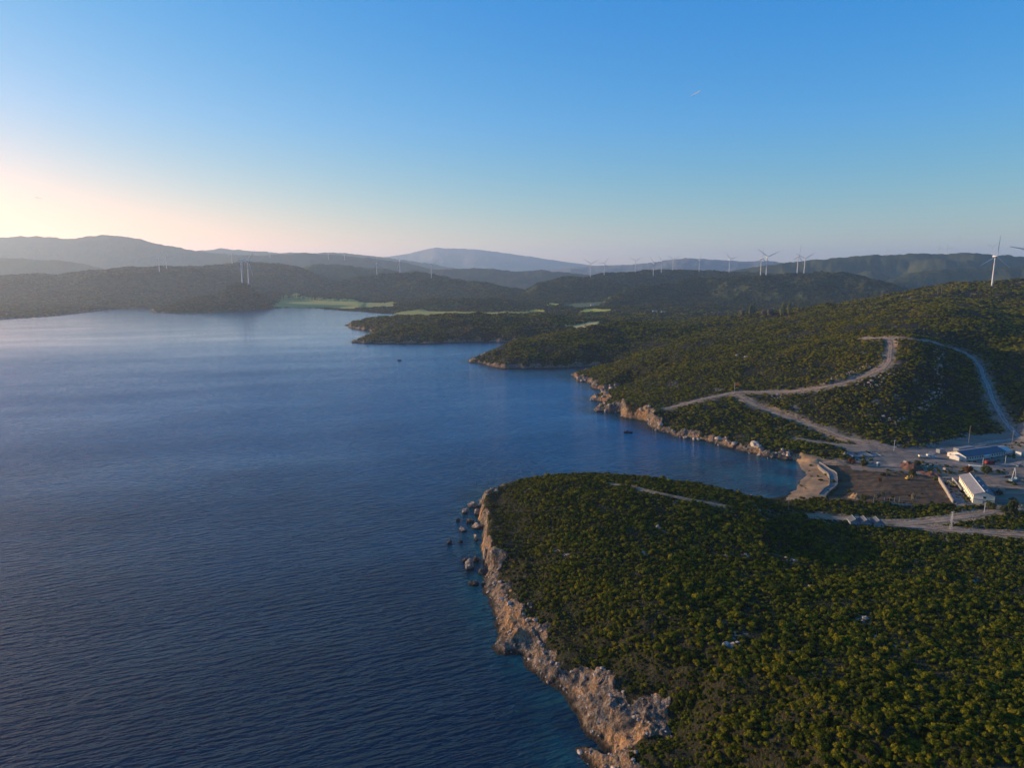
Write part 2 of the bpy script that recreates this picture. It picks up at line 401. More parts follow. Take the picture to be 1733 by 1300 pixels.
CLS = np.zeros((NR, NA), np.int16)          # 0 ground
CLS[far_dom & (layer >= 0)] = 100 + layer[far_dom & (layer >= 0)]
jx = GX + fbm(GX, GY, 12, 3, 90) * 3.0
jy = GY + fbm(GX, GY, 12, 3, 95) * 3.0
AREAS = [
    (1, px_poly([(1325, 846), (1346, 822), (1340, 776), (1375, 776), (1392, 787), (1406, 802), (1406, 826), (1388, 842), (1360, 848)], 1.5), 'beach'),
    (2, px_poly([(1384, 781), (1440, 786), (1500, 793), (1560, 801), (1600, 810), (1618, 835), (1616, 856), (1560, 856), (1490, 851), (1440, 845), (1395, 843), (1415, 825), (1415, 800)], 4), 'ploughed_field'),
    (3, px_poly([(1428, 757), (1470, 753), (1530, 762), (1580, 757), (1650, 745), (1735, 739), (1752, 748), (1765, 800), (1720, 812), (1650, 812), (1590, 805), (1520, 796), (1440, 787)], 6), 'gravel_yard'),
    (4, px_poly([(1590, 808), (1640, 812), (1740, 812), (1800, 830), (1800, 862), (1700, 864), (1660, 862), (1612, 857), (1600, 830)], 5.3), 'building_yard'),
    (5, px_poly([(462, 519.5), (480, 509.5), (560, 512), (600, 512.5), (640, 513), (676, 513.5), (664, 518.5), (600, 523), (540, 519.5)], 4), 'meadow'),
    (6, px_poly([(655, 531.5), (690, 525.5), (760, 527), (830, 528.5), (880, 528.5), (905, 528), (890, 531.5), (850, 533.5), (780, 535.5), (690, 536)], 4), 'meadow'),
    (7, px_poly([(923, 518), (930, 513.5), (948, 513.5), (943, 519.5)], 6), 'crop_field'),
    (8, px_poly([(950, 519), (956, 514), (1020, 511), (1032, 514), (1000, 520)], 7), 'crop_field'),
    (9, px_poly([(978, 528), (990, 522.5), (1034, 523.5), (1030, 527.5)], 7), 'crop_field'),
    (10, px_poly([(893, 527.5), (900, 524), (920, 525), (922, 527.5)], 6), 'crop_field'),
]
for cid, P, nm in AREAS:
    if cid <= 4:
        m = poly_mask(P, jx, jy) & (RR < 700)
    else:
        m = poly_mask(P, GX + fbm(GX, GY, 60, 2, 97) * 8, GY) & (RR > 1700)
    m &= CD > (-0.5 if cid == 1 else 1.0)
    if cid >= 5:
        ZB[m & (ZB > 8)] = ZB[m & (ZB > 8)] * 0.3 + 4
    CLS[m] = cid
# yellow clearing on the ridge top
P = np.array([hit(px, py)[:2] for px, py in [(955, 554.5), (975, 549.5), (1012, 546.5), (1014, 550), (990, 556.5), (970, 556.5)]])
m = poly_mask(P, GX + fbm(GX, GY, 30, 2, 98) * 8, GY + fbm(GX, GY, 30, 2, 99) * 8) & (RR < 1800)
CLS[m] = 11
zm = ZB[m]; xm = GX[m]; ym = GY[m]
ZB[m] = np.maximum(zm.mean() + 1.5 + 0.07 * (xm - xm.mean()) - 0.02 * (ym - ym.mean()), zm * 0 + 3).astype(np.float32)
bare = np.isin(CLS, [1, 2, 3, 4, 5, 6, 7, 8, 9, 10, 11])

# ------------------------------------------------------------------ masks and small relief
rockw = np.where(CHh > 7, CWw * 1.0 + 0.5, CWw * 0.6 + 1.0)
rockw = rockw * (1 + 1.1 * fbm(GX, GY, 26, 5, 110, 0.65))
rock = sstep(rockw + 2.0, rockw - 2.0, CD) * (1 - beach_w)
rock = np.where(CD < -8, 1, rock)
rock[bare] = 0
rm = sstep(0.5, 3.0, roadd)              # 0 on roads
vegn = fbm(GX, GY, 40, 4, 120)
spk = sstep(0.52, 0.75, fbm(GX, GY, 16, 4, 130) + 0.25 * vegn + 0.1)   # pale stony patches
nz = np.zeros((NR, NA), np.float32)
mid = RR < 3300
nz += fbm(GX, GY, 170, 3, 145) * np.clip((RR - 650) * 0.009, 0, 10) * sstep(15, 90, CD) * rm * (1 - bare)
nz += fbm(GX, GY, 55, 4, 140) * np.clip(RR * 0.005, 1.2, 8) * sstep(4, 40, CD) * rm * (1 - bare)
nz += (ridged(GX, GY, 5.0, 5, 150) - 0.5) * rock * sstep(-1, 4, CD) * np.clip(RR / 260, 1, 3) * 0.75
strata = np.sin(ZB * 2.2 + fbm(GX, GY, 20, 3, 160) * 5) * 0.35 * rock * sstep(1, 5, CD)
rough2 = fbm(GX, GY, 3.0, 3, 170) * 0.35 * rock
farn = fbm(GX, GY, 330, 6, 180, 0.55) * (30 * sstep(0.03, 0.30, tdist) + 3) * sstep(15, 70, zbase) * far_dom * (1 - bare)
soil = fbm(GX, GY, 4.0, 3, 190) * 0.35 * ((CLS == 2) | (CLS == 4)) + fbm(GX, GY, 9, 2, 195) * 0.3 * (CLS == 3)
Z = ZB + nz + strata + rough2 + farn + soil
Z = np.where(CD > 0.0, np.maximum(Z, 0.05 + np.minimum(CD, 3) * 0.1), np.minimum(Z, np.maximum(CD * 0.5, -7)))
Z = np.maximum(Z, -7).astype(np.float32)
veg = (1 - sstep(0.25, 0.6, rock)) * (CD > 3.0) * rm * (~bare)

# horizontal raggedness on rock
hx = fbm(GX + 300, GY, 6, 3, 200) * 1.3 * rock * (RR < 1200)
hy = fbm(GX, GY + 300, 6, 3, 210) * 1.3 * rock * (RR < 1200)
VX = (GX + hx).astype(np.float32); VY = (GY + hy).astype(np.float32)


# ------------------------------------------------------------------ materials
def new_mat(name):
    m = bpy.data.materials.new(name)
    m.use_nodes = True
    nt = m.node_tree
    nt.nodes.clear()
    out = nt.nodes.new('ShaderNodeOutputMaterial')
    b = nt.nodes.new('ShaderNodeBsdfPrincipled')
    nt.links.new(b.outputs[0], out.inputs[0])
    b.inputs['Specular IOR Level'].default_value = 0.25
    return m, nt, b, out


def nd(nt, typ, **kw):
    n = nt.nodes.new(typ)
    for k, v in kw.items():
        setattr(n, k, v)
    return n


def lk(nt, a, b):
    nt.links.new(a, b)


def noise_n(nt, scale, detail=4, rough=0.55, vec=None):
    n = nd(nt, 'ShaderNodeTexNoise')
    n.inputs['Scale'].default_value = scale
    n.inputs['Detail'].default_value = detail
    n.inputs['Roughness'].default_value = rough
    if vec is not None:
        lk(nt, vec, n.inputs['Vector'])
    return n.outputs[0]


def pos(nt):
    return nd(nt, 'ShaderNodeTexCoord').outputs['Object']


def ramp(nt, fac, stops):
    r = nd(nt, 'ShaderNodeValToRGB')
    el = r.color_ramp.elements
    el[0].position = stops[0][0]; el[0].color = (*stops[0][1], 1)
    el[1].position = stops[-1][0]; el[1].color = (*stops[-1][1], 1)
    for p, c in stops[1:-1]:
        e = el.new(p); e.color = (*c, 1)
    lk(nt, fac, r.inputs[0])
    return r.outputs[0]


def mixc(nt, fac, a, b):
    m = nd(nt, 'ShaderNodeMix', data_type='RGBA')
    for v, s in ((fac, m.inputs['Factor']), (a, m.inputs[6]), (b, m.inputs[7])):
        if isinstance(v, (int, float)):
            s.default_value = v
        elif isinstance(v, tuple):
            s.default_value = (*v, 1)
        else:
            lk(nt, v, s)
    return m.outputs[2]


def mth(nt, op, a, b=None, c=None):
    m = nd(nt, 'ShaderNodeMath', operation=op)
    for v, s in zip((a, b, c), m.inputs):
        if v is None:
            continue
        if isinstance(v, (int, float)):
            s.default_value = v
        else:
            lk(nt, v, s)
    return m.outputs[0]


def bump(nt, b, h, strength, dist):
    n = nd(nt, 'ShaderNodeBump')
    n.inputs['Strength'].default_value = strength
    n.inputs['Distance'].default_value = dist
    lk(nt, h, n.inputs['Height'])
    lk(nt, n.outputs[0], b.inputs['Normal'])


def attr(nt, name):
    return nd(nt, 'ShaderNodeAttribute', attribute_name=name).outputs['Fac']


def simple_mat(name, c1, c2=None, scale=0.8, rough=0.8, bmp=0.0, metal=0.0):
    m, nt, b, out = new_mat(name)
    c2 = c2 or tuple(v * 0.75 for v in c1)
    v = pos(nt)
    n = noise_n(nt, scale, 5, 0.6, v)
    lk(nt, ramp(nt, n, [(0.3, c2), (0.7, c1)]), b.inputs['Base Color'])
    b.inputs['Roughness'].default_value = rough
    b.inputs['Metallic'].default_value = metal
    if bmp:
        bump(nt, b, noise_n(nt, scale * 4, 5, 0.6, v), 0.6, bmp)
    return m


def terrain_material():
    m, nt, b, out = new_mat('maquis_ground')
    v = pos(nt)
    big = noise_n(nt, 0.012, 5, 0.6, v)
    fine_ = noise_n(nt, 0.22, 6, 0.65, v)
    earth = ramp(nt, fine_, [(0.3, (0.020, 0.018, 0.010)), (0.55, (0.040, 0.034, 0.019)), (0.75, (0.085, 0.068, 0.042))])
    green = ramp(nt, fine_, [(0.3, (0.012, 0.016, 0.006)), (0.7, (0.034, 0.036, 0.013))])
    base = mixc(nt, ramp(nt, big, [(0.35, (0.35,) * 3), (0.65, (0.9,) * 3)]), earth, green)
    # limestone
    st = noise_n(nt, 0.42, 9, 0.78, v)
    vor = nd(nt, 'ShaderNodeTexVoronoi', feature='DISTANCE_TO_EDGE')
    vor.inputs['Scale'].default_value = 0.55
    lk(nt, v, vor.inputs['Vector'])
    lime = ramp(nt, st, [(0.32, (0.035, 0.026, 0.020)), (0.46, (0.14, 0.108, 0.08)), (0.58, (0.28, 0.225, 0.17)), (0.74, (0.46, 0.385, 0.30))])
    och = noise_n(nt, 0.05, 3, 0.6, v)
    lime = mixc(nt, ramp(nt, och, [(0.44, (0, 0, 0)), (0.62, (0.8,) * 3)]), lime, (0.44, 0.25, 0.11))
    blk = nd(nt, 'ShaderNodeTexVoronoi', feature='F1')
    blk.inputs['Scale'].default_value = 0.62
    dv = nd(nt, 'ShaderNodeMix', data_type='VECTOR'); dv.inputs['Factor'].default_value = 0.25
    nv = nd(nt, 'ShaderNodeTexNoise'); nv.inputs['Scale'].default_value = 0.5; nv.inputs['Detail'].default_value = 4; lk(nt, v, nv.inputs['Vector'])
    sca = nd(nt, 'ShaderNodeVectorMath', operation='MULTIPLY_ADD'); lk(nt, nv.outputs['Color'], sca.inputs[0]); sca.inputs[1].default_value = (3.0, 3.0, 3.0); lk(nt, v, sca.inputs[2])
    lk(nt, sca.outputs[0], blk.inputs['Vector']); lk(nt, sca.outputs[0], vor.inputs['Vector'])
    bs = nd(nt, 'ShaderNodeSeparateColor'); lk(nt, blk.outputs['Color'], bs.inputs[0])
    crack = ramp(nt, mth(nt, 'MULTIPLY', ramp(nt, vor.outputs['Distance'], [(0.0, (0.45,) * 3), (0.08, (1,) * 3)]), mth(nt, 'ADD', 0.55, mth(nt, 'MULTIPLY', bs.outputs[0], 0.55))), [(0.0, (0, 0, 0)), (1.0, (1, 1, 1))])
    mul = nd(nt, 'ShaderNodeMix', data_type='RGBA', blend_type='MULTIPLY')
    mul.inputs['Factor'].default_value = 1.0
    lk(nt, lime, mul.inputs[6]); lk(nt, crack, mul.inputs[7])
    lime = mul.outputs[2]
    # tide band: dark wet algae just above the water
    sep = nd(nt, 'ShaderNodeSeparateXYZ'); lk(nt, v, sep.inputs[0])
    wet = nd(nt, 'ShaderNodeMapRange'); lk(nt, mth(nt, 'ADD', sep.outputs[2], mth(nt, 'MULTIPLY', noise_n(nt, 0.5, 3, 0.6, v), -1.6)), wet.inputs[0])
    wet.inputs[1].default_value = -0.4; wet.inputs[2].default_value = 0.7
    lime = mixc(nt, wet.outputs[0], (0.030, 0.026, 0.020), lime)
    # stony patches between shrubs
    pt = mth(nt, 'MULTIPLY', attr(nt, 'speck'), ramp(nt, noise_n(nt, 0.45, 4, 0.7, v), [(0.45, (0, 0, 0)), (0.6, (0.85,) * 3)]))
    base = mixc(nt, pt, base, (0.36, 0.31, 0.25))
    rk = mth(nt, 'ADD', attr(nt, 'rock'), mth(nt, 'MULTIPLY', mth(nt, 'SUBTRACT', fine_, 0.5), 0.9))
    rk = ramp(nt, rk, [(0.42, (0, 0, 0)), (0.58, (1, 1, 1))])
    col = mixc(nt, rk, base, lime)
    ds = mth(nt, 'MULTIPLY', attr(nt, 'dirt'), ramp(nt, noise_n(nt, 0.15, 4, 0.7, v), [(0.35, (0.2,) * 3), (0.55, (0.95,) * 3)]))
    col = mixc(nt, ds, col, (0.33, 0.25, 0.165))
    lk(nt, col, b.inputs['Base Color'])
    b.inputs['Roughness'].default_value = 0.95
    b.inputs['Specular IOR Level'].default_value = 0.1
    hgt = mth(nt, 'ADD', mth(nt, 'ADD', noise_n(nt, 0.5, 8, 0.7, v), mth(nt, 'MULTIPLY', bs.outputs[1], 0.5)), mth(nt, 'MULTIPLY', vor.outputs['Distance'], 0.8))
    bump(nt, b, hgt, 0.9, 1.6)
    return m


def hill_material(name, dark, light, scale):
    m, nt, b, out = new_mat(name)
    v = pos(nt)
    n1 = noise_n(nt, scale, 8, 0.72, v)
    n2 = noise_n(nt, scale * 0.12, 4, 0.6, v)
    c = ramp(nt, n1, [(0.32, dark), (0.68, light)])
    c = mixc(nt, ramp(nt, n2, [(0.45, (0, 0, 0)), (0.75, (0.55,) * 3)]), c, (light[0] * 1.25, light[1] * 1.05, light[2] * 1.1))
    n3 = noise_n(nt, scale * 0.9, 5, 0.75, v)
    c = mixc(nt, ramp(nt, n3, [(0.66, (0, 0, 0)), (0.74, (0.55,) * 3)]), c, (0.17, 0.145, 0.10))
    lk(nt, c, b.inputs['Base Color'])
    b.inputs['Roughness'].default_value = 1.0
    b.inputs['Specular IOR Level'].default_value = 0.0
    bump(nt, b, n1, 1.0, 0.35 / scale)
    return m


def field_material(name, c1, c2, scale, ang=0.4, rows=0.0):
    m, nt, b, out = new_mat(name)
    v = pos(nt)
    mp = nd(nt, 'ShaderNodeMapping')
    mp.inputs['Rotation'].default_value = (0, 0, ang)
    mp.inputs['Scale'].default_value = (0.2, 1.0, 1.0)
    lk(nt, v, mp.inputs[0])
    n = noise_n(nt, scale, 6, 0.65, mp.outputs[0])
    n2 = noise_n(nt, scale * 0.25, 4, 0.6, v)
    c = ramp(nt, n, [(0.3, c2), (0.7, c1)])
    c = mixc(nt, ramp(nt, n2, [(0.4, (0, 0, 0)), (0.7, (0.6,) * 3)]), c, tuple(0.6 * p + 0.4 * q for p, q in zip(c2, c1)))
    lk(nt, c, b.inputs['Base Color'])
    b.inputs['Roughness'].default_value = 0.95
    b.inputs['Specular IOR Level'].default_value = 0.1
    bump(nt, b, n, 0.8, 0.5 / scale * 0.3)
    return m


def water_material():
    m, nt, b, out = new_mat('sea_water')
    v = pos(nt)

    def layer_(ang, sx, sy, scale, det):
        mp = nd(nt, 'ShaderNodeMapping')
        mp.inputs['Rotation'].default_value = (0, 0, ang)
        lk(nt, v, mp.inputs[0])
        m2 = nd(nt, 'ShaderNodeMapping')
        m2.inputs['Scale'].default_value = (sx, sy, 1)
        lk(nt, mp.outputs[0], m2.inputs[0])
        return noise_n(nt, scale, det, 0.5, m2.outputs[0])
    a = layer_(math.radians(-19), 0.28, 1.0, 0.46, 2)
    c = layer_(math.radians(-12), 0.42, 1.0, 1.25, 5)
    d = layer_(math.radians(-22), 0.4, 1.0, 0.09, 2)
    patch = layer_(math.radians(-20), 0.35, 1.0, 0.011, 4)
    h = mth(nt, 'ADD', mth(nt, 'MULTIPLY', a, 1.15), mth(nt, 'MULTIPLY', c, 0.32))
    h = mth(nt, 'ADD', h, mth(nt, 'MULTIPLY', d, 0.8))
    patch2 = layer_(math.radians(-17), 0.22, 1.0, 0.016, 3)
    gust = nd(nt, 'ShaderNodeMapRange'); lk(nt, mth(nt, 'ADD', mth(nt, 'MULTIPLY', patch, 0.5), mth(nt, 'MULTIPLY', patch2, 0.5)), gust.inputs[0])
    gust.inputs[1].default_value = 0.36; gust.inputs[2].default_value = 0.64; gust.inputs[3].default_value = 0.55; gust.inputs[4].default_value = 1.3
    h = mth(nt, 'MULTIPLY', h, gust.outputs[0])
    sepw = nd(nt, 'ShaderNodeSeparateXYZ'); lk(nt, v, sepw.inputs[0])
    calm = nd(nt, 'ShaderNodeMapRange'); lk(nt, sepw.outputs[1], calm.inputs[0])
    calm.inputs[1].default_value = 250; calm.inputs[2].default_value = 1300; calm.inputs[3].default_value = 1.5; calm.inputs[4].default_value = 0.17
    h = mth(nt, 'MULTIPLY', h, calm.outputs[0])
    bump(nt, b, h, 1.0, 1.0)
    # body colour dark near, bright blue mid bay: reflection contrast painted in
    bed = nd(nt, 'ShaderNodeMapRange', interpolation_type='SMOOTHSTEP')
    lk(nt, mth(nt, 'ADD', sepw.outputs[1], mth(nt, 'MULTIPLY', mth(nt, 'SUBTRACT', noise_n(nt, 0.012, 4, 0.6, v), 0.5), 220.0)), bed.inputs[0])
    bed.inputs[1].default_value = 190; bed.inputs[2].default_value = 720  # bed only ramps the painted reflection tone along Y
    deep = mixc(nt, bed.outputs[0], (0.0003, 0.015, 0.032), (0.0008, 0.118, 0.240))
    sh = attr(nt, 'shallow')
    n = noise_n(nt, 0.03, 5, 0.6, v)
    weed = ramp(nt, n, [(0.45, (1, 1, 1)), (0.6, (0.12,) * 3)])
    turq = mixc(nt, mth(nt, 'MULTIPLY', sh, 0.9), (0.001, 0.022, 0.034), (0.005, 0.095, 0.105))
    turq = mixc(nt, mth(nt, 'MULTIPLY', weed, 1.0), (0.003, 0.020, 0.034), turq)
    k = ramp(nt, sh, [(0.0, (0, 0, 0)), (0.5, (1, 1, 1))])
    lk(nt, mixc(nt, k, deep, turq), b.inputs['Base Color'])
    b.inputs['Roughness'].default_value = 0.07
    b.inputs['IOR'].default_value = 1.35
    b.inputs['Specular IOR Level'].default_value = 0.5
    return m


def leaf_material(name, stops):
    m, nt, b, out = new_mat(name)
    oi = nd(nt, 'ShaderNodeObjectInfo')
    geo = nd(nt, 'ShaderNodeNewGeometry')
    v = pos(nt)
    f = mth(nt, 'ADD', mth(nt, 'MULTIPLY', oi.outputs['Random'], 0.75), mth(nt, 'MULTIPLY', geo.outputs['Random Per Island'], 0.25))
    c = ramp(nt, f, stops)
    lk(nt, c, b.inputs['Base Color'])
    b.inputs['Roughness'].default_value = 0.8
    b.inputs['Specular IOR Level'].default_value = 0.04
    tr = nd(nt, 'ShaderNodeBsdfTranslucent')
    lk(nt, c, tr.inputs[0])
    mx = nd(nt, 'ShaderNodeMixShader'); mx.inputs[0].default_value = 0.35
    lk(nt, b.outputs[0], mx.inputs[1]); lk(nt, tr.outputs[0], mx.inputs[2]); lk(nt, mx.outputs[0], out.inputs[0])
    return m


M = {}
M['ground'] = terrain_material()
M['hill_near'] = hill_material('scrub_hill', (0.022, 0.032, 0.010), (0.085, 0.090, 0.024), 0.05)
M['mountain'] = hill_material('bare_mountain', (0.10, 0.10, 0.085), (0.21, 0.195, 0.16), 0.006)  # paler than the far hills: distance haze put into the base colour
M['hill_far'] = hill_material('far_hill', (0.030, 0.036, 0.020), (0.070, 0.070, 0.034), 0.012)
M['sand'] = field_material('beach_sand', (0.42, 0.27, 0.14), (0.17, 0.105, 0.055), 0.16, 1.0)
M['soil'] = field_material('ploughed_soil', (0.165, 0.105, 0.055), (0.030, 0.020, 0.011), 0.20, -0.15)
M['gravel'] = field_material('grey_gravel', (0.33, 0.255, 0.185), (0.11, 0.085, 0.06), 0.16, 0.3)
M['yard'] = field_material('trampled_earth', (0.33, 0.24, 0.16), (0.085, 0.058, 0.038), 0.16, -0.3)
M['meadow'] = field_material('green_meadow', (0.46, 0.37, 0.06), (0.27, 0.24, 0.07), 0.012, 0.1)
M['crop'] = field_material('yellow_crop', (0.62, 0.50, 0.05), (0.42, 0.38, 0.05), 0.06, 0.1)
M['greencrop'] = field_material('green_crop', (0.14, 0.16, 0.05), (0.07, 0.09, 0.035), 0.06, 0.1)
M['dry'] = field_material('dry_clearing', (0.58, 0.42, 0.14), (0.38, 0.28, 0.10), 0.08, 0.1)
def road_material(name, c1, c2, rutc):
    m, nt, b, out = new_mat(name)
    v = pos(nt)
    n = noise_n(nt, 0.30, 7, 0.7, v)
    n2 = noise_n(nt, 0.05, 3, 0.6, v)
    c = ramp(nt, mth(nt, 'ADD', mth(nt, 'MULTIPLY', n, 0.7), mth(nt, 'MULTIPLY', n2, 0.3)), [(0.38, c2), (0.6, c1)])
    ac = mth(nt, 'ABSOLUTE', attr(nt, 'across'))
    # two wheel tracks at half width, crumbling dark verge at the edge
    rut = mth(nt, 'SUBTRACT', 1.0, mth(nt, 'MULTIPLY', mth(nt, 'ABSOLUTE', mth(nt, 'SUBTRACT', ac, 0.42)), 5.5))
    rut = mth(nt, 'MULTIPLY', mth(nt, 'MAXIMUM', rut, 0.0), 0.6)
    c = mixc(nt, rut, c, rutc)
    verge = mth(nt, 'ADD', mth(nt, 'MULTIPLY', mth(nt, 'SUBTRACT', ac, 0.72), 3.0), mth(nt, 'MULTIPLY', mth(nt, 'SUBTRACT', n, 0.5), 3.0))
    verge = ramp(nt, verge, [(0.1, (0, 0, 0)), (0.75, (0.85,) * 3)])
    c = mixc(nt, verge, c, (0.085, 0.066, 0.042))
    lk(nt, c, b.inputs['Base Color'])
    b.inputs['Roughness'].default_value = 0.95
    b.inputs['Specular IOR Level'].default_value = 0.1
    bump(nt, b, n, 0.8, 0.6)
    return m


M['track'] = road_material('track_dirt', (0.34, 0.245, 0.16), (0.14, 0.098, 0.062), (0.42, 0.315, 0.215))
M['gravelroad'] = road_material('road_gravel', (0.32, 0.27, 0.22), (0.16, 0.13, 0.105), (0.39, 0.335, 0.275))
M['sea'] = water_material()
GREENS = [(0.0, (0.010, 0.019, 0.003)), (0.35, (0.042, 0.062, 0.006)), (0.65, (0.115, 0.124, 0.008)), (0.88, (0.205, 0.182, 0.010)), (1.0, (0.210, 0.135, 0.024))]
M['leaf'] = leaf_material('shrub_leaves', GREENS)
M['hillleaf'] = leaf_material('hill_shrub_leaves', [(0.0, (0.014, 0.025, 0.004)), (0.35, (0.066, 0.082, 0.008)), (0.65, (0.180, 0.172, 0.011)), (0.88, (0.270, 0.228, 0.014)), (1.0, (0.24, 0.15, 0.028))])
M['farleaf'] = leaf_material('far_woodland_leaves', [(0.0, (0.022, 0.034, 0.008)), (0.5, (0.066, 0.078, 0.014)), (1.0, (0.135, 0.130, 0.022))])
M['treeleaf'] = leaf_material('tree_leaves', [(0.0, (0.03, 0.045, 0.014)), (1.0, (0.075, 0.085, 0.028))])
M['rustleaf'] = leaf_material('rust_leaves', [(0.0, (0.10, 0.045, 0.018)), (1.0, (0.22, 0.09, 0.03))])
M['poplar'] = leaf_material('poplar_leaves', [(0.0, (0.10, 0.13, 0.05)), (1.0, (0.16, 0.18, 0.07))])
M['paleleaf'] = leaf_material('pale_leaves', [(0.0, (0.10, 0.11, 0.08)), (1.0, (0.17, 0.16, 0.11))])
M['bark'] = simple_mat('bark', (0.12, 0.09, 0.06))
M['white'] = simple_mat('white_paint', (0.56, 0.56, 0.55), (0.46, 0.46, 0.45), 0.3, 0.5)
M['wall'] = simple_mat('white_render', (0.60, 0.57, 0.50), (0.46, 0.43, 0.38), 0.5, 0.85)
M['cream'] = simple_mat('cream_render', (0.78, 0.71, 0.52), (0.66, 0.60, 0.44), 0.4, 0.85)
M['roofdark'] = simple_mat('dark_blue_roof', (0.075, 0.11, 0.13), (0.05, 0.075, 0.09), 0.4, 0.55)  # right and front slopes, their shade in the colour; also the storey band
M['rooflight'] = simple_mat('pale_sheet_sunlit_roof', (0.27, 0.26, 0.24), (0.19, 0.18, 0.17), 0.4, 0.6)  # sunlight put into one slope of dark roofs; plain sheet on sheds, farms
M['cabinwall'] = simple_mat('grey_panel', (0.26, 0.27, 0.28), (0.19, 0.20, 0.21), 0.4, 0.7)
M['cabinroof'] = simple_mat('sunlit_cabin_roof', (0.12, 0.12, 0.12), (0.08, 0.08, 0.08), 0.4, 0.9)  # sunlit tone of the cabins' left slopes, set by colour
M['glass'] = simple_mat('window_glass', (0.03, 0.04, 0.05), (0.02, 0.025, 0.03), 0.5, 0.15)
M['concrete'] = simple_mat('concrete', (0.22, 0.195, 0.165), (0.14, 0.125, 0.105), 0.6, 0.9, 0.02)
M['paleconc'] = simple_mat('pale_concrete', (0.36, 0.31, 0.25), (0.22, 0.19, 0.155), 0.5, 0.9, 0.02)
M['blueconc'] = simple_mat('blue_grey_concrete', (0.17, 0.20, 0.22), (0.10, 0.12, 0.14), 0.3, 0.9)  # even blue-grey tone of the slab, its walls and one pallet
M['wood'] = simple_mat('grey_wood', (0.32, 0.28, 0.24), (0.22, 0.19, 0.16), 1.0, 0.9)
M['steel'] = simple_mat('galvanised_steel', (0.55, 0.55, 0.54), (0.45, 0.45, 0.44), 1.0, 0.5)
M['yellow'] = simple_mat('yellow_paint', (0.50, 0.32, 0.03), (0.36, 0.22, 0.03), 1.0, 0.45)
M['red'] = simple_mat('red_paint', (0.26, 0.025, 0.022), (0.18, 0.02, 0.018), 1.0, 0.45)
M['orange'] = simple_mat('orange_cloth', (0.80, 0.20, 0.04), (0.65, 0.15, 0.03), 1.0, 0.8)
M['green'] = simple_mat('green_paint', (0.05, 0.20, 0.14), (0.04, 0.15, 0.1), 1.0, 0.5)
M['blue'] = simple_mat('blue_grey_paint', (0.16, 0.22, 0.27), (0.12, 0.17, 0.2), 1.0, 0.5)
M['black'] = simple_mat('black_rubber', (0.02, 0.02, 0.02), (0.015, 0.015, 0.015), 1.0, 0.7)
M['darkhull'] = simple_mat('dark_hull', (0.022, 0.024, 0.028), (0.015, 0.016, 0.018), 1.0, 0.5)
M['rock'] = simple_mat('boulder_limestone', (0.46, 0.35, 0.27), (0.20, 0.135, 0.10), 0.35, 0.95, 0.5)
M['darkrock'] = simple_mat('dark_sea_rock', (0.13, 0.095, 0.075), (0.05, 0.038, 0.032), 0.4, 0.95, 0.4)
M['stones'] = simple_mat('pale_limestone', (0.46, 0.38, 0.31), (0.20, 0.155, 0.12), 0.5, 0.95, 0.3)
M['spoil'] = simple_mat('red_spoil', (0.20, 0.085, 0.045), (0.085, 0.042, 0.025), 0.5, 0.95, 0.5)
M['foam'] = simple_mat('white_wake', (0.30, 0.38, 0.45), (0.16, 0.25, 0.34), 0.3, 0.6)
M['vapour'], _nt, _b, _o = new_mat('vapour_white')
_b.inputs['Base Color'].default_value = (0.9, 0.9, 0.9, 1)
_t = nd(_nt, 'ShaderNodeBsdfTranslucent'); _t.inputs[0].default_value = (0.95, 0.95, 0.95, 1)
_m = nd(_nt, 'ShaderNodeMixShader'); _m.inputs[0].default_value = 0.5
lk(_nt, _b.outputs[0], _m.inputs[1]); lk(_nt, _t.outputs[0], _m.inputs[2]); lk(_nt, _m.outputs[0], _o.inputs[0])


def sea_rock(name, c1, c2):
    m, nt, b, out = new_mat(name)
    v = pos(nt)
    geo = nd(nt, 'ShaderNodeNewGeometry')
    n = noise_n(nt, 0.8, 8, 0.75, geo.outputs['Position'])
    c = ramp(nt, n, [(0.3, c2), (0.7, c1)])
    sep = nd(nt, 'ShaderNodeSeparateXYZ'); lk(nt, geo.outputs['Position'], sep.inputs[0])
    wet = nd(nt, 'ShaderNodeMapRange'); lk(nt, mth(nt, 'ADD', sep.outputs[2], mth(nt, 'MULTIPLY', n, -1.0)), wet.inputs[0])
    wet.inputs[1].default_value = 0.0; wet.inputs[2].default_value = 0.7
    lk(nt, mixc(nt, wet.outputs[0], (0.026, 0.022, 0.018), c), b.inputs['Base Color'])
    b.inputs['Roughness'].default_value = 0.9
    bump(nt, b, n, 1.0, 0.8)
    return m


M['rock'] = sea_rock('boulder_limestone', (0.46, 0.36, 0.27), (0.15, 0.105, 0.075))
M['darkrock'] = sea_rock('dark_sea_rock', (0.13, 0.10, 0.08), (0.04, 0.032, 0.026))


# ------------------------------------------------------------------ object helpers
def prop(o, label=None, cat=None, group=None, kind=None):
    for k, v in (('label', label), ('category', cat), ('group', group), ('kind', kind)):
        if v:
            o[k] = v
    return o


def link(name, me, mat=None, parent=None, loc=None, rot=None):
    o = bpy.data.objects.new(name, me)
    COL.objects.link(o)
    if mat is not None and me is not None and not me.materials:
        me.materials.append(mat)
    if parent is not None:
        o.parent = parent
    if loc is not None:
        o.location = loc
    if rot is not None:
        o.rotation_euler = rot
    return o


def empty(name, loc, rz=0.0, scale=1.0):
    o = bpy.data.objects.new(name, None)
    COL.objects.link(o)
    o.empty_display_size = 0.5
    o.location = loc
    o.rotation_euler = (0, 0, rz)
    o.scale = (scale,) * 3
    return o


def copy_thing(o):
    c = o.copy(); COL.objects.link(c)
    for ch in o.children:
        d = ch.copy(); COL.objects.link(d); d.parent = c
        for g in ch.children:
            e = g.copy(); COL.objects.link(e); e.parent = d
    return c


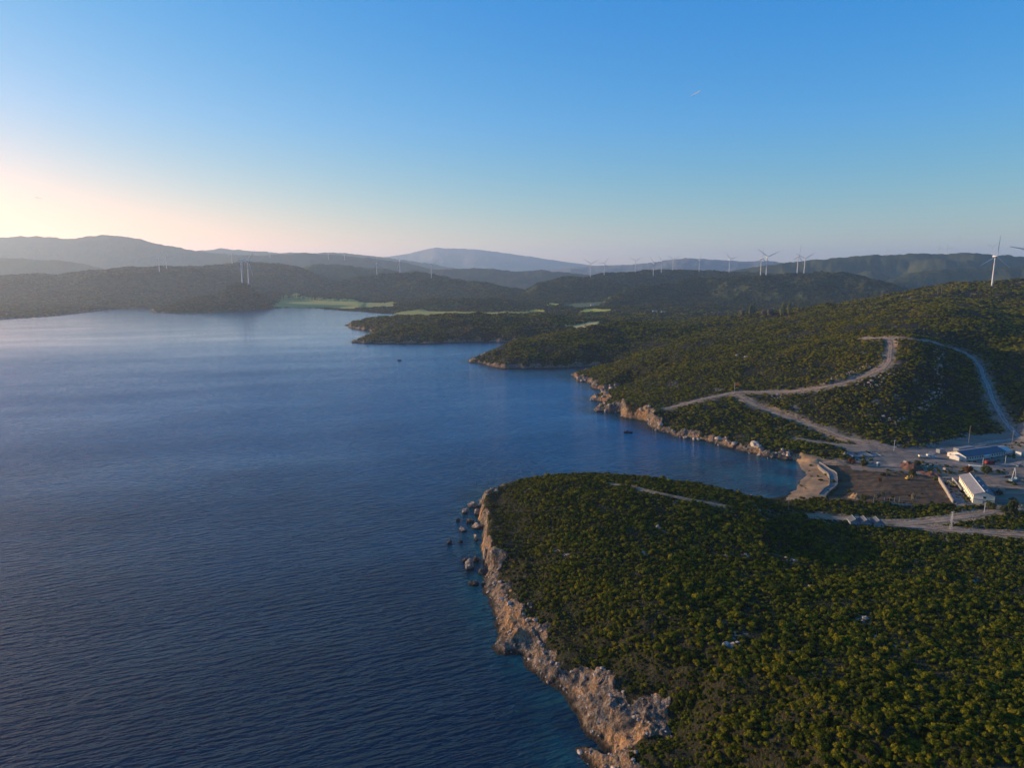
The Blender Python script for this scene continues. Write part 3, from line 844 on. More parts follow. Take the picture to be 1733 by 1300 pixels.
def np_mesh(name, V, Fq, smooth=True, attrs=None):
    me = bpy.data.meshes.new(name)
    n = len(V); k = Fq.shape[1] if len(Fq) else 4
    me.vertices.add(n)
    me.vertices.foreach_set('co', np.ascontiguousarray(V, np.float32).ravel())
    if len(Fq):
        me.loops.add(Fq.size)
        me.loops.foreach_set('vertex_index', np.ascontiguousarray(Fq, np.int32).ravel())
        me.polygons.add(len(Fq))
        me.polygons.foreach_set('loop_start', np.arange(0, Fq.size, k, dtype=np.int32))
        me.polygons.foreach_set('loop_total', np.full(len(Fq), k, np.int32))
    for nm, (typ, dat) in (attrs or {}).items():
        a = me.attributes.new(nm, typ, 'POINT')
        if typ == 'FLOAT_VECTOR':
            a.data.foreach_set('vector', np.ascontiguousarray(dat, np.float32).ravel())
        elif typ == 'INT':
            a.data.foreach_set('value', np.ascontiguousarray(dat, np.int32))
        else:
            a.data.foreach_set('value', np.ascontiguousarray(dat, np.float32))
    me.update(calc_edges=True)
    if smooth and len(Fq):
        me.polygons.foreach_set('use_smooth', np.ones(len(Fq), bool))
    return me


class MB:
    """collects shapes into one mesh."""
    def __init__(s):
        s.bm = bmesh.new()

    def box(s, cx, cy, cz, sx, sy, sz, rz=0.0, bev=0.0):
        r = bmesh.ops.create_cube(s.bm, size=1.0)
        vs = r['verts']
        mt = Matrix.Translation((cx, cy, cz)) @ Matrix.Rotation(rz, 4, 'Z') @ Matrix.Diagonal((sx, sy, sz, 1))
        bmesh.ops.transform(s.bm, matrix=mt, verts=vs)
        if bev:
            es = list({e for v in vs for e in v.link_edges})
            bmesh.ops.bevel(s.bm, geom=es, offset=bev, segments=2, affect='EDGES', profile=0.5)
        return s

    def tube(s, a, b, r0, r1=None, n=10, cap=True):
        r1 = r0 if r1 is None else r1
        a = Vector(a); b = Vector(b)
        d = (b - a)
        q = d.to_track_quat('Z', 'Y')
        va = [s.bm.verts.new(a + q @ Vector((math.cos(2 * PI * i / n) * r0, math.sin(2 * PI * i / n) * r0, 0))) for i in range(n)]
        vb = [s.bm.verts.new(b + q @ Vector((math.cos(2 * PI * i / n) * r1, math.sin(2 * PI * i / n) * r1, 0))) for i in range(n)]
        for i in range(n):
            f = s.bm.faces.new((va[i], va[(i + 1) % n], vb[(i + 1) % n], vb[i])); f.smooth = True
        if cap:
            s.bm.faces.new(va[::-1]); s.bm.faces.new(vb)
        return s

    def prism(s, pts2, z0, z1):
        a = [s.bm.verts.new((p[0], p[1], z0)) for p in pts2]
        b = [s.bm.verts.new((p[0], p[1], z1)) for p in pts2]
        n = len(pts2)
        for i in range(n):
            s.bm.faces.new((a[i], a[(i + 1) % n], b[(i + 1) % n], b[i]))
        s.bm.faces.new(a[::-1]); s.bm.faces.new(b)
        return s

    def poly(s, vs):
        s.bm.faces.new([s.bm.verts.new(v) for v in vs])
        return s

    def extrude_x(s, prof, x0, x1):
        """profile in (y, z) swept along x."""
        a = [s.bm.verts.new((x0, p[0], p[1])) for p in prof]
        b = [s.bm.verts.new((x1, p[0], p[1])) for p in prof]
        n = len(prof)
        for i in range(n):
            s.bm.faces.new((a[i], a[(i + 1) % n], b[(i + 1) % n], b[i]))
        s.bm.faces.new(a[::-1]); s.bm.faces.new(b)
        return s

    def sphere(s, c, r, sub=2, sc=(1, 1, 1)):
        q = bmesh.ops.create_icosphere(s.bm, subdivisions=sub, radius=r)
        bmesh.ops.transform(s.bm, matrix=Matrix.Translation(c) @ Matrix.Diagonal((*sc, 1)), verts=q['verts'])
        for v in q['verts']:
            for f in v.link_faces:
                f.smooth = True
        return s

    def mesh(s, name):
        bmesh.ops.recalc_face_normals(s.bm, faces=s.bm.faces)
        me = bpy.data.meshes.new(name)
        s.bm.to_mesh(me); s.bm.free()
        return me

    def build(s, name, mat, parent=None, loc=None, rot=None):
        return link(name, s.mesh(name), mat, parent, loc, rot)


# ------------------------------------------------------------------ terrain objects
idx = np.arange(NR * NA).reshape(NR, NA)
FQ = np.stack([idx[:-1, :-1], idx[:-1, 1:], idx[1:, 1:], idx[1:, :-1]], -1).reshape(-1, 4)
fcls = CLS[:-1, :-1].ravel()
fz = np.maximum.reduce([Z[:-1, :-1], Z[1:, :-1], Z[:-1, 1:], Z[1:, 1:]]).ravel()
VV = np.stack([VX, VY, Z], -1).reshape(-1, 3)
dirt = (sstep(9, 0.5, roadd) * 0.9 + 0.8 * sstep(0.25, 0.6, fbm(GX, GY, 50, 4, 220) + 0.1) * (RR < 700) * (GY > 345) * (ZB < 9)).astype(np.float32)
dirt = np.clip(dirt, 0, 1)


def sub_mesh(name, sel, attrs=True):
    fq = FQ[sel]
    used, inv = np.unique(fq, return_inverse=True)
    at = {}
    if attrs:
        at = {'rock': ('FLOAT', rock.ravel()[used]), 'speck': ('FLOAT', spk.ravel()[used]), 'dirt': ('FLOAT', dirt.ravel()[used])}
    return np_mesh(name, VV[used], inv.reshape(-1, 4), True, at)


keep = fz > -6.5
prop(link('ground', sub_mesh('ground', keep & (fcls == 0)), M['ground']), 'scrub covered rocky ground of the near headland and the coves', 'ground', None, 'structure')
for cid, nm, mt, lab, cat in [
    (1, 'beach', 'sand', 'small golden sand beach at the head of the cove', 'beach'),
    (2, 'ploughed_field', 'soil', 'dark brown bare soil plot behind the promenade', 'ground'),
    (3, 'gravel_yard', 'gravel', 'grey gravel yard around the long white barrack', 'ground'),
    (4, 'earth_yard', 'yard', 'trampled earth yard around the two storey building', 'ground'),
    (5, 'meadow', 'meadow', 'bright yellow green meadow along the far bay beach', 'meadow'),
    (6, 'meadow', 'meadow', 'long narrow green meadow behind the far headland', 'meadow'),
    (7, 'crop_field', 'crop', 'small yellow field nearest the forested valley slope', 'field'),
    (8, 'crop_field', 'greencrop', 'dark green field between the two yellow fields', 'field'),
    (9, 'crop_field', 'crop', 'wide yellow field below the dark wooded hill', 'field'),
    (10, 'crop_field', 'crop', 'thin yellow field strip beside the long green meadow', 'field'),
    (11, 'clearing', 'dry', 'dry straw coloured clearing on the wooded ridge', 'clearing')]:
    s = keep & (fcls == cid)
    if s.sum():
        prop(link(nm, sub_mesh(nm, s, False), M[mt]), lab, cat, None, 'structure')
FAR_LABELS = ['pale blue mountain furthest away on the horizon', 'long hazy grey mountain ridge beside the setting sun glow', 'faint pale ridge with small bumps behind the turbine ridge',
              'smooth blue grey ridge carrying three tiny turbines', 'low warm hazy hill under the bright sky', 'broad sunlit hill above the far shore with two turbines near its crest',
              'rounded dark hill behind the turbine pair', 'low bluish hills closing the far valley', 'dark wooded promontory hill beside the green meadow',
              'wooded hill with three turbines above the meadow', 'small dark wooded knoll between two meadows', 'long pale blue mountain behind the turbine row',
              'long dark forested ridge with four distant turbines', 'forested shoulder hill behind the nearest turbine', 'wooded ridge carrying the row of turbines', 'dark steep wooded hill above the poplars']
for k, (nm, wf, wb, pl, na) in enumerate(FAR):
    s = keep & (fcls == 100 + k)
    if s.sum():
        D = pl[len(pl) // 2][2]
        prop(link(nm, sub_mesh(nm, s, False), M['hill_near'] if D < 6000 else (M['mountain'] if nm == 'mountain' else M['hill_far'])), FAR_LABELS[k], nm, None, 'structure')

# roads: ribbons on the ground
for nm, w, X, Y, lab in road_lines:
    n = len(X)
    tx = np.gradient(X); ty = np.gradient(Y); L = np.hypot(tx, ty) + 1e-9
    nx, ny = -ty / L, tx / L
    ss = np.arange(n) * 2.0
    wl = w * 0.5 * (1 + 0.75 * fbm(ss, ss * 0 + w, 9, 4, 230, 0.65)) * (1.3 if w > 2 else 1)
    wr = w * 0.5 * (1 + 0.75 * fbm(ss, ss * 0 + 77 + w, 9, 4, 240, 0.65)) * (1.3 if w > 2 else 1)
    K = 9
    cs = np.linspace(-1, 1, K)
    off = np.where(cs[None] < 0, cs[None] * wl[:, None], cs[None] * wr[:, None])
    xx = X[:, None] + nx[:, None] * off; yy = Y[:, None] + ny[:, None] * off
    zz = samp(Z, xx, yy) + 0.16 - 0.10 * np.abs(cs)[None] ** 6 - 0.07 * np.exp(-((np.abs(cs)[None] - 0.5) / 0.16) ** 2)
    V = np.stack([xx, yy, zz], -1).reshape(-1, 3)
    ii = np.arange(n * K).reshape(n, K)
    q = np.stack([ii[:-1, :-1], ii[:-1, 1:], ii[1:, 1:], ii[1:, :-1]], -1).reshape(-1, 4)[:, ::-1]
    prop(link(nm, np_mesh(nm, V, q, True, {'across': ('FLOAT', np.repeat(cs[None], n, 0).ravel())}), M['gravelroad'] if 'gravel' in nm else M['track']), lab, 'path' if nm == 'footpath' else 'road', None, 'structure')

# ------------------------------------------------------------------ sea
wrow = np.nonzero(rad < 4200)[0][::3]
wcol = np.arange(0, NA, 3)
WXg = GX[np.ix_(wrow, wcol)]; WYg = GY[np.ix_(wrow, wcol)]
depthd = -CD[np.ix_(wrow, wcol)]
shal = np.clip(1 - depthd / 30.0, 0, 1) ** 1.6 * 0.7
bayx, bayy, _ = at_z(1290, 800, 0)
shal = np.clip(shal + 0.75 * np.exp(-((WXg - bayx) ** 2 / 75 ** 2 + (WYg - bayy) ** 2 / 45 ** 2)), 0, 1)
bx2, by2, _ = at_z(930, 632, 0)
shal = np.clip(shal + 0.38 * np.exp(-((WXg - bx2) ** 2 / 110 ** 2 + (WYg - by2) ** 2 / 60 ** 2)), 0, 1)
ii = np.arange(WXg.size).reshape(WXg.shape)
q = np.stack([ii[:-1, :-1], ii[:-1, 1:], ii[1:, 1:], ii[1:, :-1]], -1).reshape(-1, 4)
V = np.stack([WXg, WYg, np.zeros_like(WXg)], -1).reshape(-1, 3)
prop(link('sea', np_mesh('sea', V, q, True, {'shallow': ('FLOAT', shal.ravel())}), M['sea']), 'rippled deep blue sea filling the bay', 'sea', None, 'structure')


# ------------------------------------------------------------------ vegetation prototypes
def leaf_blob(seed, lobes, nleaf, leaf, squash=0.8, core=True, tall=1.0):
    """a shrub or crown: many leaf-clump faces over several lobes with a darker inside."""
    r = np.random.default_rng(seed)
    Vs = []; Fs = []
    L = []
    for i in range(lobes):
        a = r.uniform(0, 2 * PI); d = r.uniform(0.0, 0.62) if i else 0.0
        L.append((math.cos(a) * d, math.sin(a) * d, r.uniform(0.25, 0.62) * tall, r.uniform(0.34, 0.60)))
    for c in L:
        k = int(nleaf / lobes)
        n = r.normal(size=(k, 3)); n /= np.linalg.norm(n, axis=1)[:, None]
        n[:, 2] = np.where(n[:, 2] < -0.35, -n[:, 2], n[:, 2])
        rr = c[3] * r.uniform(0.78, 1.12, k)
        p = n * rr[:, None] * np.array([1, 1, squash * tall]) + np.array(c[:3])
        for j in range(k):
            nn = n[j] + r.normal(size=3) * 0.55
            nn /= np.linalg.norm(nn)
            t = np.cross(nn, r.normal(size=3)); t /= np.linalg.norm(t) + 1e-9
            b = np.cross(nn, t)
            s = leaf * r.uniform(0.6, 1.4)
            o = len(Vs)
            Vs += [p[j] - t * s, p[j] + b * s * 0.7, p[j] + t * s, p[j] - b * s * 0.7]
            Fs.append((o, o + 1, o + 2, o + 3))
    Vs = np.array(Vs); Vs[:, 2] = np.maximum(Vs[:, 2], -0.12)
    me = bpy.data.meshes.new('leaves')
    if core:
        bm = bmesh.new()
        for c in L:
            q = bmesh.ops.create_icosphere(bm, subdivisions=1, radius=c[3] * 0.86)
            bmesh.ops.transform(bm, matrix=Matrix.Translation(c[:3]) @ Matrix.Diagonal((1, 1, squash * tall, 1)), verts=q['verts'])
        o = [v.co.copy() for v in bm.verts]
        off = len(Vs)
        bm.verts.index_update()
        Fs2 = [tuple(off + v.index for v in f.verts) for f in bm.faces]
        Vs = np.concatenate([Vs, np.array([tuple(v) for v in o])])
        Fs = Fs + Fs2
        bm.free()
    me.from_pydata([tuple(v) for v in Vs], [], Fs)
    me.update()
    return me


BUSH = [leaf_blob(500 + i, 4 + i % 4, 230, 0.15, 0.8) for i in range(8)]
BUSHFAR = [leaf_blob(540 + i, 5, 90, 0.26, 0.8) for i in range(6)]
BUSHWOOD = [leaf_blob(560 + i, 5, 80, 0.30, 0.8) for i in range(6)]
for me in BUSH:
    me.materials.append(M['leaf'])
for me in BUSHFAR:
    me.materials.append(M['hillleaf'])
for me in BUSHWOOD:
    me.materials.append(M['farleaf'])


def rock_mesh(seed, sub=3, sharp=0.35, mat='rock', sc=(1, 1, 1), flat=False):
    from mathutils import noise as mn
    bm = bmesh.new()
    bmesh.ops.create_icosphere(bm, subdivisions=sub, radius=1.0)
    r = np.random.default_rng(seed)
    o = Vector(r.uniform(-50, 50, 3))
    planes = [(Vector(r.normal(size=3)).normalized(), r.uniform(0.55, 0.9)) for _ in range(9)]
    for v in bm.verts:
        p = v.co.copy()
        for n, d in planes:
            k = p.dot(n)
            if k > d:
                p -= n * (k - d)
        p *= 1 + sharp * 0.5 * mn.fractal(p * 1.6 + o, 1.0, 2.0, 4) + sharp * 0.22 * mn.noise(p * 6 + o)
        v.co = Vector((p.x * sc[0], p.y * sc[1], p.z * sc[2]))
    for f in bm.faces:
        f.smooth = not flat
    me = bpy.data.meshes.new('boulder')
    bm.to_mesh(me); bm.free()
    me.materials.append(M[mat])
    return me


STONES = [rock_mesh(700 + i, 2, 0.5, 'stones', (1, 0.8, 0.6), True) for i in range(4)]


def proto_collection(name, meshes):
    c = bpy.data.collections.new(name)
    for i, me in enumerate(meshes):
        o = bpy.data.objects.new('%s_%02d' % (name, i), me)
        c.objects.link(o)
    return c


def scatter(name, P, sc, rot, ix, coll, label, cat):
    me = np_mesh(name, P, np.zeros((0, 4), np.int32), False, {'scl': ('FLOAT_VECTOR', sc), 'rot': ('FLOAT_VECTOR', rot), 'pick': ('INT', ix)})
    o = link(name, me)
    ng = bpy.data.node_groups.new(name + '_nodes', 'GeometryNodeTree')
    ng.interface.new_socket('Geometry', in_out='INPUT', socket_type='NodeSocketGeometry')
    ng.interface.new_socket('Geometry', in_out='OUTPUT', socket_type='NodeSocketGeometry')
    gi = ng.nodes.new('NodeGroupInput'); go = ng.nodes.new('NodeGroupOutput')
    iop = ng.nodes.new('GeometryNodeInstanceOnPoints')
    ci = ng.nodes.new('GeometryNodeCollectionInfo')
    ci.inputs['Collection'].default_value = coll
    ci.inputs['Separate Children'].default_value = True
    ci.inputs['Reset Children'].default_value = True
    iop.inputs['Pick Instance'].default_value = True

    def na(nm, typ):
        n = ng.nodes.new('GeometryNodeInputNamedAttribute'); n.data_type = typ
        n.inputs['Name'].default_value = nm
        return n.outputs[0]
    ng.links.new(gi.outputs[0], iop.inputs['Points'])
    ng.links.new(ci.outputs[0], iop.inputs['Instance'])
    ng.links.new(na('pick', 'INT'), iop.inputs['Instance Index'])
    e2r = ng.nodes.new('FunctionNodeEulerToRotation')
    ng.links.new(na('rot', 'FLOAT_VECTOR'), e2r.inputs[0])
    ng.links.new(e2r.outputs[0], iop.inputs['Rotation'])
    ng.links.new(na('scl', 'FLOAT_VECTOR'), iop.inputs['Scale'])
    ng.links.new(iop.outputs[0], go.inputs[0])
    md = o.modifiers.new('scatter', 'NODES'); md.node_group = ng
    prop(o, label, cat, None, 'stuff')
    return o


CB = proto_collection('shrub_kinds', BUSH)
CF = proto_collection('far_shrub_kinds', BUSHFAR)
CS = proto_collection('stone_kinds', STONES)
CW_ = proto_collection('woodland_kinds', BUSHWOOD)


def in_frame(x, y, z, mg=60):
    px, py = project(x, y, z)
    return (px > -mg) & (px < CW + mg) & (py > -mg) & (py < CH + mg) & (y > 20)


def jitter_xy(x0, x1, y0, y1, s):
    gx, gy = np.meshgrid(np.arange(x0, x1, s), np.arange(y0, y1, s))
    gx = gx + rng.uniform(-0.48, 0.48, gx.shape) * s
    gy = gy + rng.uniform(-0.48, 0.48, gy.shape) * s
    return gx.ravel(), gy.ravel()


def polar_pts(r0, r1, k):
    la = np.arange(math.radians(-40), math.radians(41), k)
    ll = np.arange(math.log(r0), math.log(r1), k)
    a, l = np.meshgrid(la, ll)
    a = (a + rng.uniform(-0.5, 0.5, a.shape) * k).ravel(); l = (l + rng.uniform(-0.5, 0.5, l.shape) * k).ravel()
    r = np.exp(l)
    return np.sin(a) * r, np.cos(a) * r, r


# near headland: shrub by shrub
x, y = jitter_xy(-90, 330, 105, 470, 1.25)
v = samp(veg, x, y); s_ = samp(spk, x, y)
m = (v > 0.5) & (rng.uniform(size=x.shape) > s_ * 0.75) & (np.hypot(x, y) > 116) & (np.abs(np.arctan2(x, y)) < math.radians(46))
dens = fbm(x, y, 9, 3, 250) + 0.5 * fbm(x, y, 45, 2, 255)
m &= rng.uniform(size=x.shape) < np.clip(0.92 + dens * 0.8, 0.3, 1.0)
cdv = samp(CD, x, y)
m &= rng.uniform(size=x.shape) < sstep(2, 26, cdv) * 0.55 + 0.45
x, y, dens, cdv = x[m], y[m], dens[m], cdv[m]
z = samp(Z, x, y)
big = fbm(x, y, 14, 3, 260)
size = np.clip(0.80 + 0.70 * big + rng.normal(0, 0.30, x.shape), 0.34, 1.9) * (0.7 + 0.3 * sstep(4, 40, cdv)) * np.where(rng.uniform(size=x.shape) < 0.05, 1.45, 1)
NP3 = np.stack([x, y, z - 0.12], -1)
sc3 = np.stack([size * rng.uniform(0.9, 1.3, x.shape), size * rng.uniform(0.9, 1.3, x.shape), size * rng.uniform(0.8, 1.25, x.shape)], -1)
rt3 = np.stack([rng.normal(0, 0.1, x.shape), rng.normal(0, 0.1, x.shape), rng.uniform(0, 2 * PI, x.shape)], -1)
ix3 = rng.integers(0, len(BUSH), x.shape)
# the 300 that show largest are objects of their own
px, py = project(x, y, z + size)
vis = (px > 8) & (px < CW - 8) & (py > 8) & (py < CH - 14)
ang = np.where(vis, size / np.sqrt(x * x + y * y + (CAMZ - z) ** 2), 0)
order = np.argsort(-ang)[:300]
pick = np.zeros(x.shape, bool); pick[order] = True
SHRUB_LAB = ['single evergreen shrub, rounded and leafy, in the dense near scrub']
for i in order:
    o = bpy.data.objects.new('shrub', BUSH[ix3[i]])
    COL.objects.link(o)
    o.location = NP3[i]; o.scale = sc3[i]; o.rotation_euler = rt3[i]
    prop(o, 'rounded evergreen shrub among the largest in the foreground scrub', 'shrub', 'large shrubs of the foreground scrub')
r_ = ~pick
scatter('near_scrub', NP3[r_], sc3[r_], rt3[r_], ix3[r_], CB, 'dense dark green maquis scrub covering the near headland', 'scrub')

# loose weeds and shrubs on the yards
x, y = jitter_xy(150, 430, 320, 520, 3.0)
cy = samp(((CLS == 3) | (CLS == 4)).astype(np.float32), x, y); cs_ = samp((CLS == 2).astype(np.float32), x, y); cb_ = samp((CLS == 1).astype(np.float32), x, y)
m = (samp(rm.astype(np.float32), x, y) > 0.9) & (samp(roadd, x, y) > 1.0) & (rng.uniform(size=x.shape) < (cy > 0.6) * sstep(-0.15, 0.35, fbm(x, y, 26, 3, 310)) * 0.8 + (cs_ > 0.6) * 0.10 * sstep(-0.1, 0.3, fbm(x, y, 30, 3, 315)) + (cb_ > 0.8) * 0.06)
x, y = x[m], y[m]; z = samp(Z, x, y); size = rng.gamma(3.0, 0.28, x.shape) + 0.25
scatter('yard_weeds', np.stack([x, y, z - 0.1], -1), np.stack([size, size, size * 0.8], -1), np.stack([x * 0, x * 0, rng.uniform(0, 2 * PI, x.shape)], -1), rng.integers(0, len(BUSH), x.shape), CB,
        'scattered weeds and low bushes on the bare yards', 'weeds')

# middle ground: hill above the cove
x, y = jitter_xy(60, 760, 330, 900, 2.3)
r = np.hypot(x, y); a = np.arctan2(x, y)
nearhead = (x > -90) & (x < 330) & (y > 105) & (y < 470)
m = (samp(veg, x, y) > 0.5) & ~nearhead & (np.abs(a) < math.radians(45)) & (r < 860)
m &= rng.uniform(size=x.shape) > samp(spk, x, y) * 0.7
dens = fbm(x, y, 14, 3, 270) + 0.5 * fbm(x, y, 60, 2, 275)
m &= rng.uniform(size=x.shape) < np.clip(0.8 + dens, 0.2, 1)
x, y = x[m], y[m]
z = samp(Z, x, y); big = fbm(x, y, 20, 3, 280)
size = np.clip(1.25 + 0.8 * big + rng.normal(0, 0.32, x.shape), 0.6, 2.6)
scatter('hillside_scrub', np.stack([x, y, z - 0.15], -1), np.stack([size * rng.uniform(.9, 1.3, x.shape), size * rng.uniform(.9, 1.3, x.shape), size * rng.uniform(.7, 1.05, x.shape)], -1),
        np.stack([x * 0, x * 0, rng.uniform(0, 2 * PI, x.shape)], -1), rng.integers(0, len(BUSHFAR), x.shape), CF, 'green and olive scrub covering the hillside above the cove', 'scrub')

# further hills: clumps growing with distance
x, y, r = polar_pts(860, 4300, 0.0030)
m = (samp(veg, x, y) > 0.5) & in_frame(x, y, samp(Z, x, y), 40)
m |= False
z = samp(Z, x, y)
dens = fbm(x, y, 60, 4, 290)
m &= rng.uniform(size=x.shape) < np.clip(0.72 + dens * 1.2, 0.1, 1)
m &= ~((x > 60) & (x < 760) & (y < 900) & (r < 860))
x, y, r, z = x[m], y[m], r[m], z[m]
wood = sstep(1500, 2600, r) > rng.uniform(size=r.shape)
size = r * 0.0018 * np.clip(1 + 0.6 * fbm(x, y, 80, 3, 300) + rng.normal(0, 0.25, x.shape), 0.5, 1.9)
for nm_, sel_, cc__, lb_ in (('distant_scrub', ~wood, CF, 'olive scrub over the slopes and headlands beyond the cove'), ('distant_woodland', wood, CW_, 'hazy dark woodland over the distant hills')):
    q_ = int(sel_.sum())
    scatter(nm_, np.stack([x, y, z - 0.2], -1)[sel_], np.stack([size, size, np.minimum(size * 0.75, 4.5)], -1)[sel_], np.stack([np.zeros(q_), np.zeros(q_), rng.uniform(0, 2 * PI, q_)], -1),
            rng.integers(0, 6, q_), cc__, lb_, 'scrub' if nm_ == 'distant_scrub' else 'woodland')

# stones: pale outcrops between the shrubs, shore rubble
x, y = jitter_xy(-90, 330, 105, 470, 2.2)
m = (samp(spk, x, y) > 0.35) & (samp(veg, x, y) > 0.5) & (rng.uniform(size=x.shape) < 0.33) & (np.hypot(x, y) > 116) & (np.abs(np.arctan2(x, y)) < math.radians(46))
xa, ya = x[m], y[m]; sa = rng.gamma(2.2, 0.2, xa.shape) + 0.15
x, y = jitter_xy(-90, 330, 105, 470, 2.0)
m = (samp(rock, x, y) > 0.6) & (samp(CD, x, y) > 0.5) & (rng.uniform(size=x.shape) < 0.55) & (np.hypot(x, y) > 116)
xb, yb = x[m], y[m]; sb = np.minimum(rng.gamma(1.8, 0.20, xb.shape) + 0.14, 1.5)
x, y = jitter_xy(60, 420, 470, 860, 2.6)
m = (samp(rock, x, y) > 0.5) & (samp(CD, x, y) > -0.5) & (rng.uniform(size=x.shape) < 0.5)
xc, yc = x[m], y[m]; sc_ = rng.gamma(2.0, 0.45, xc.shape) + 0.4
lines = [[(1585, 592), (1590, 610), (1586, 640), (1592, 660), (1575, 680), (1560, 695), (1540, 702)], [(1490, 712), (1510, 712), (1530, 706)], [(1440, 640), (1470, 645), (1490, 640), (1510, 630)], [(1290, 665), (1310, 668), (1330, 672)],
         [(1245, 602), (1262, 605), (1272, 607)], [(1450, 655), (1480, 654), (1500, 645)], [(1396, 650), (1440, 632), (1470, 618), (1500, 612)]]
xd = []; yd = []
for ln in lines:
    H = [hit(*p) for p in ln]
    for (p, q) in zip(H[:-1], H[1:]):
        n = int(np.hypot(p[0] - q[0], p[1] - q[1]) / 1.3) + 2
        t = rng.uniform(0, 1, n)
        xd += list(p[0] + (q[0] - p[0]) * t + rng.normal(0, 2.6, n)); yd += list(p[1] + (q[1] - p[1]) * t + rng.normal(0, 2.6, n))
xd = np.array(xd); yd = np.array(yd)
m = samp(roadd, xd, yd) > 1.0
xd, yd = xd[m], yd[m]; sd = rng.gamma(2.2, 0.3, xd.shape) + 0.25
x = np.concatenate([xa, xb, xc, xd]); y = np.concatenate([ya, yb, yc, yd]); s = np.concatenate([sa, sb, sc_, sd])
z = samp(Z, x, y)
scatter('loose_rubble', np.stack([x, y, z + s * 0.1], -1), np.stack([s, s, s], -1), np.stack([rng.normal(0, .3, x.shape), rng.normal(0, .3, x.shape), rng.uniform(0, 2 * PI, x.shape)], -1),
        rng.integers(0, len(STONES), x.shape), CS, 'pale limestone rubble along the shore and between shrubs', 'rocks')


# ------------------------------------------------------------------ wind turbines
def ground_z(x, y):
    return float(samp(Z, x, y))


TH, BL = 65.0, 47.0


def make_turbine():
    root = empty('wind_turbine', (0, 0, 0))
    t = MB()
    n = 20
    for k in range(6):
        a, b = k / 6, (k + 1) / 6
        t.tube((0, 0, a * TH - (2 if k == 0 else 0)), (0, 0, b * TH), 1.9 - 0.9 * a, 1.9 - 0.9 * b, n, cap=(k in (0, 5)))
    bmesh.ops.remove_doubles(t.bm, verts=t.bm.verts, dist=0.001)
    t.build('tower', M['white'], root)
    MB().tube((0, 0, -0.6), (0, 0, 0.5), 5.5, 5.2, 20).build('foundation', M['concrete'], root)
    nb = MB().box(0, 1.6, TH + 1.7, 3.4, 9.0, 3.4, 0, 0.6)
    nb.box(0, 4.6, TH + 3.9, 1.6, 1.4, 1.0, 0, 0.15)
    nb.build('nacelle', M['white'], root)
    h = MB().sphere((0, -4.2, TH + 1.7), 1.75, 2, (1, 1.35, 1))
    h.build('hub', M['white'], root)
    # blade: lofted sections along +Z
    bm = bmesh.new()
    rings = []
    for f, c, th, tw in [(0.02, 1.6, 1.6, 0.5), (0.08, 2.0, 1.5, 0.45), (0.2, 3.3, 0.85, 0.32), (0.4, 2.5, 0.55, 0.2), (0.65, 1.75, 0.36, 0.1), (0.88, 1.15, 0.2, 0.04), (0.98, 0.6, 0.1, 0.0), (1.0, 0.15, 0.04, 0.0)]:
        ring = []
        for i in range(12):
            q = 2 * PI * i / 12
            xx = math.cos(q) * c / 2 + c * 0.12; yy = math.sin(q) * th / 2
            x2 = xx * math.cos(tw) - yy * math.sin(tw); y2 = xx * math.sin(tw) + yy * math.cos(tw)
            ring.append(bm.verts.new((x2, y2, f * BL)))
        rings.append(ring)
    for a, b in zip(rings[:-1], rings[1:]):
        for i in range(12):
            bm.faces.new((a[i], a[(i + 1) % 12], b[(i + 1) % 12], b[i])).smooth = True
    bm.faces.new(rings[-1])
    bmesh.ops.recalc_face_normals(bm, faces=bm.faces)
    me = bpy.data.meshes.new('blade'); bm.to_mesh(me); bm.free()
    for k in range(3):
        link('blade', me, M['white'], root, (0, -4.4, TH + 1.7), (0, 2 * PI * k / 3, 0))
    return root


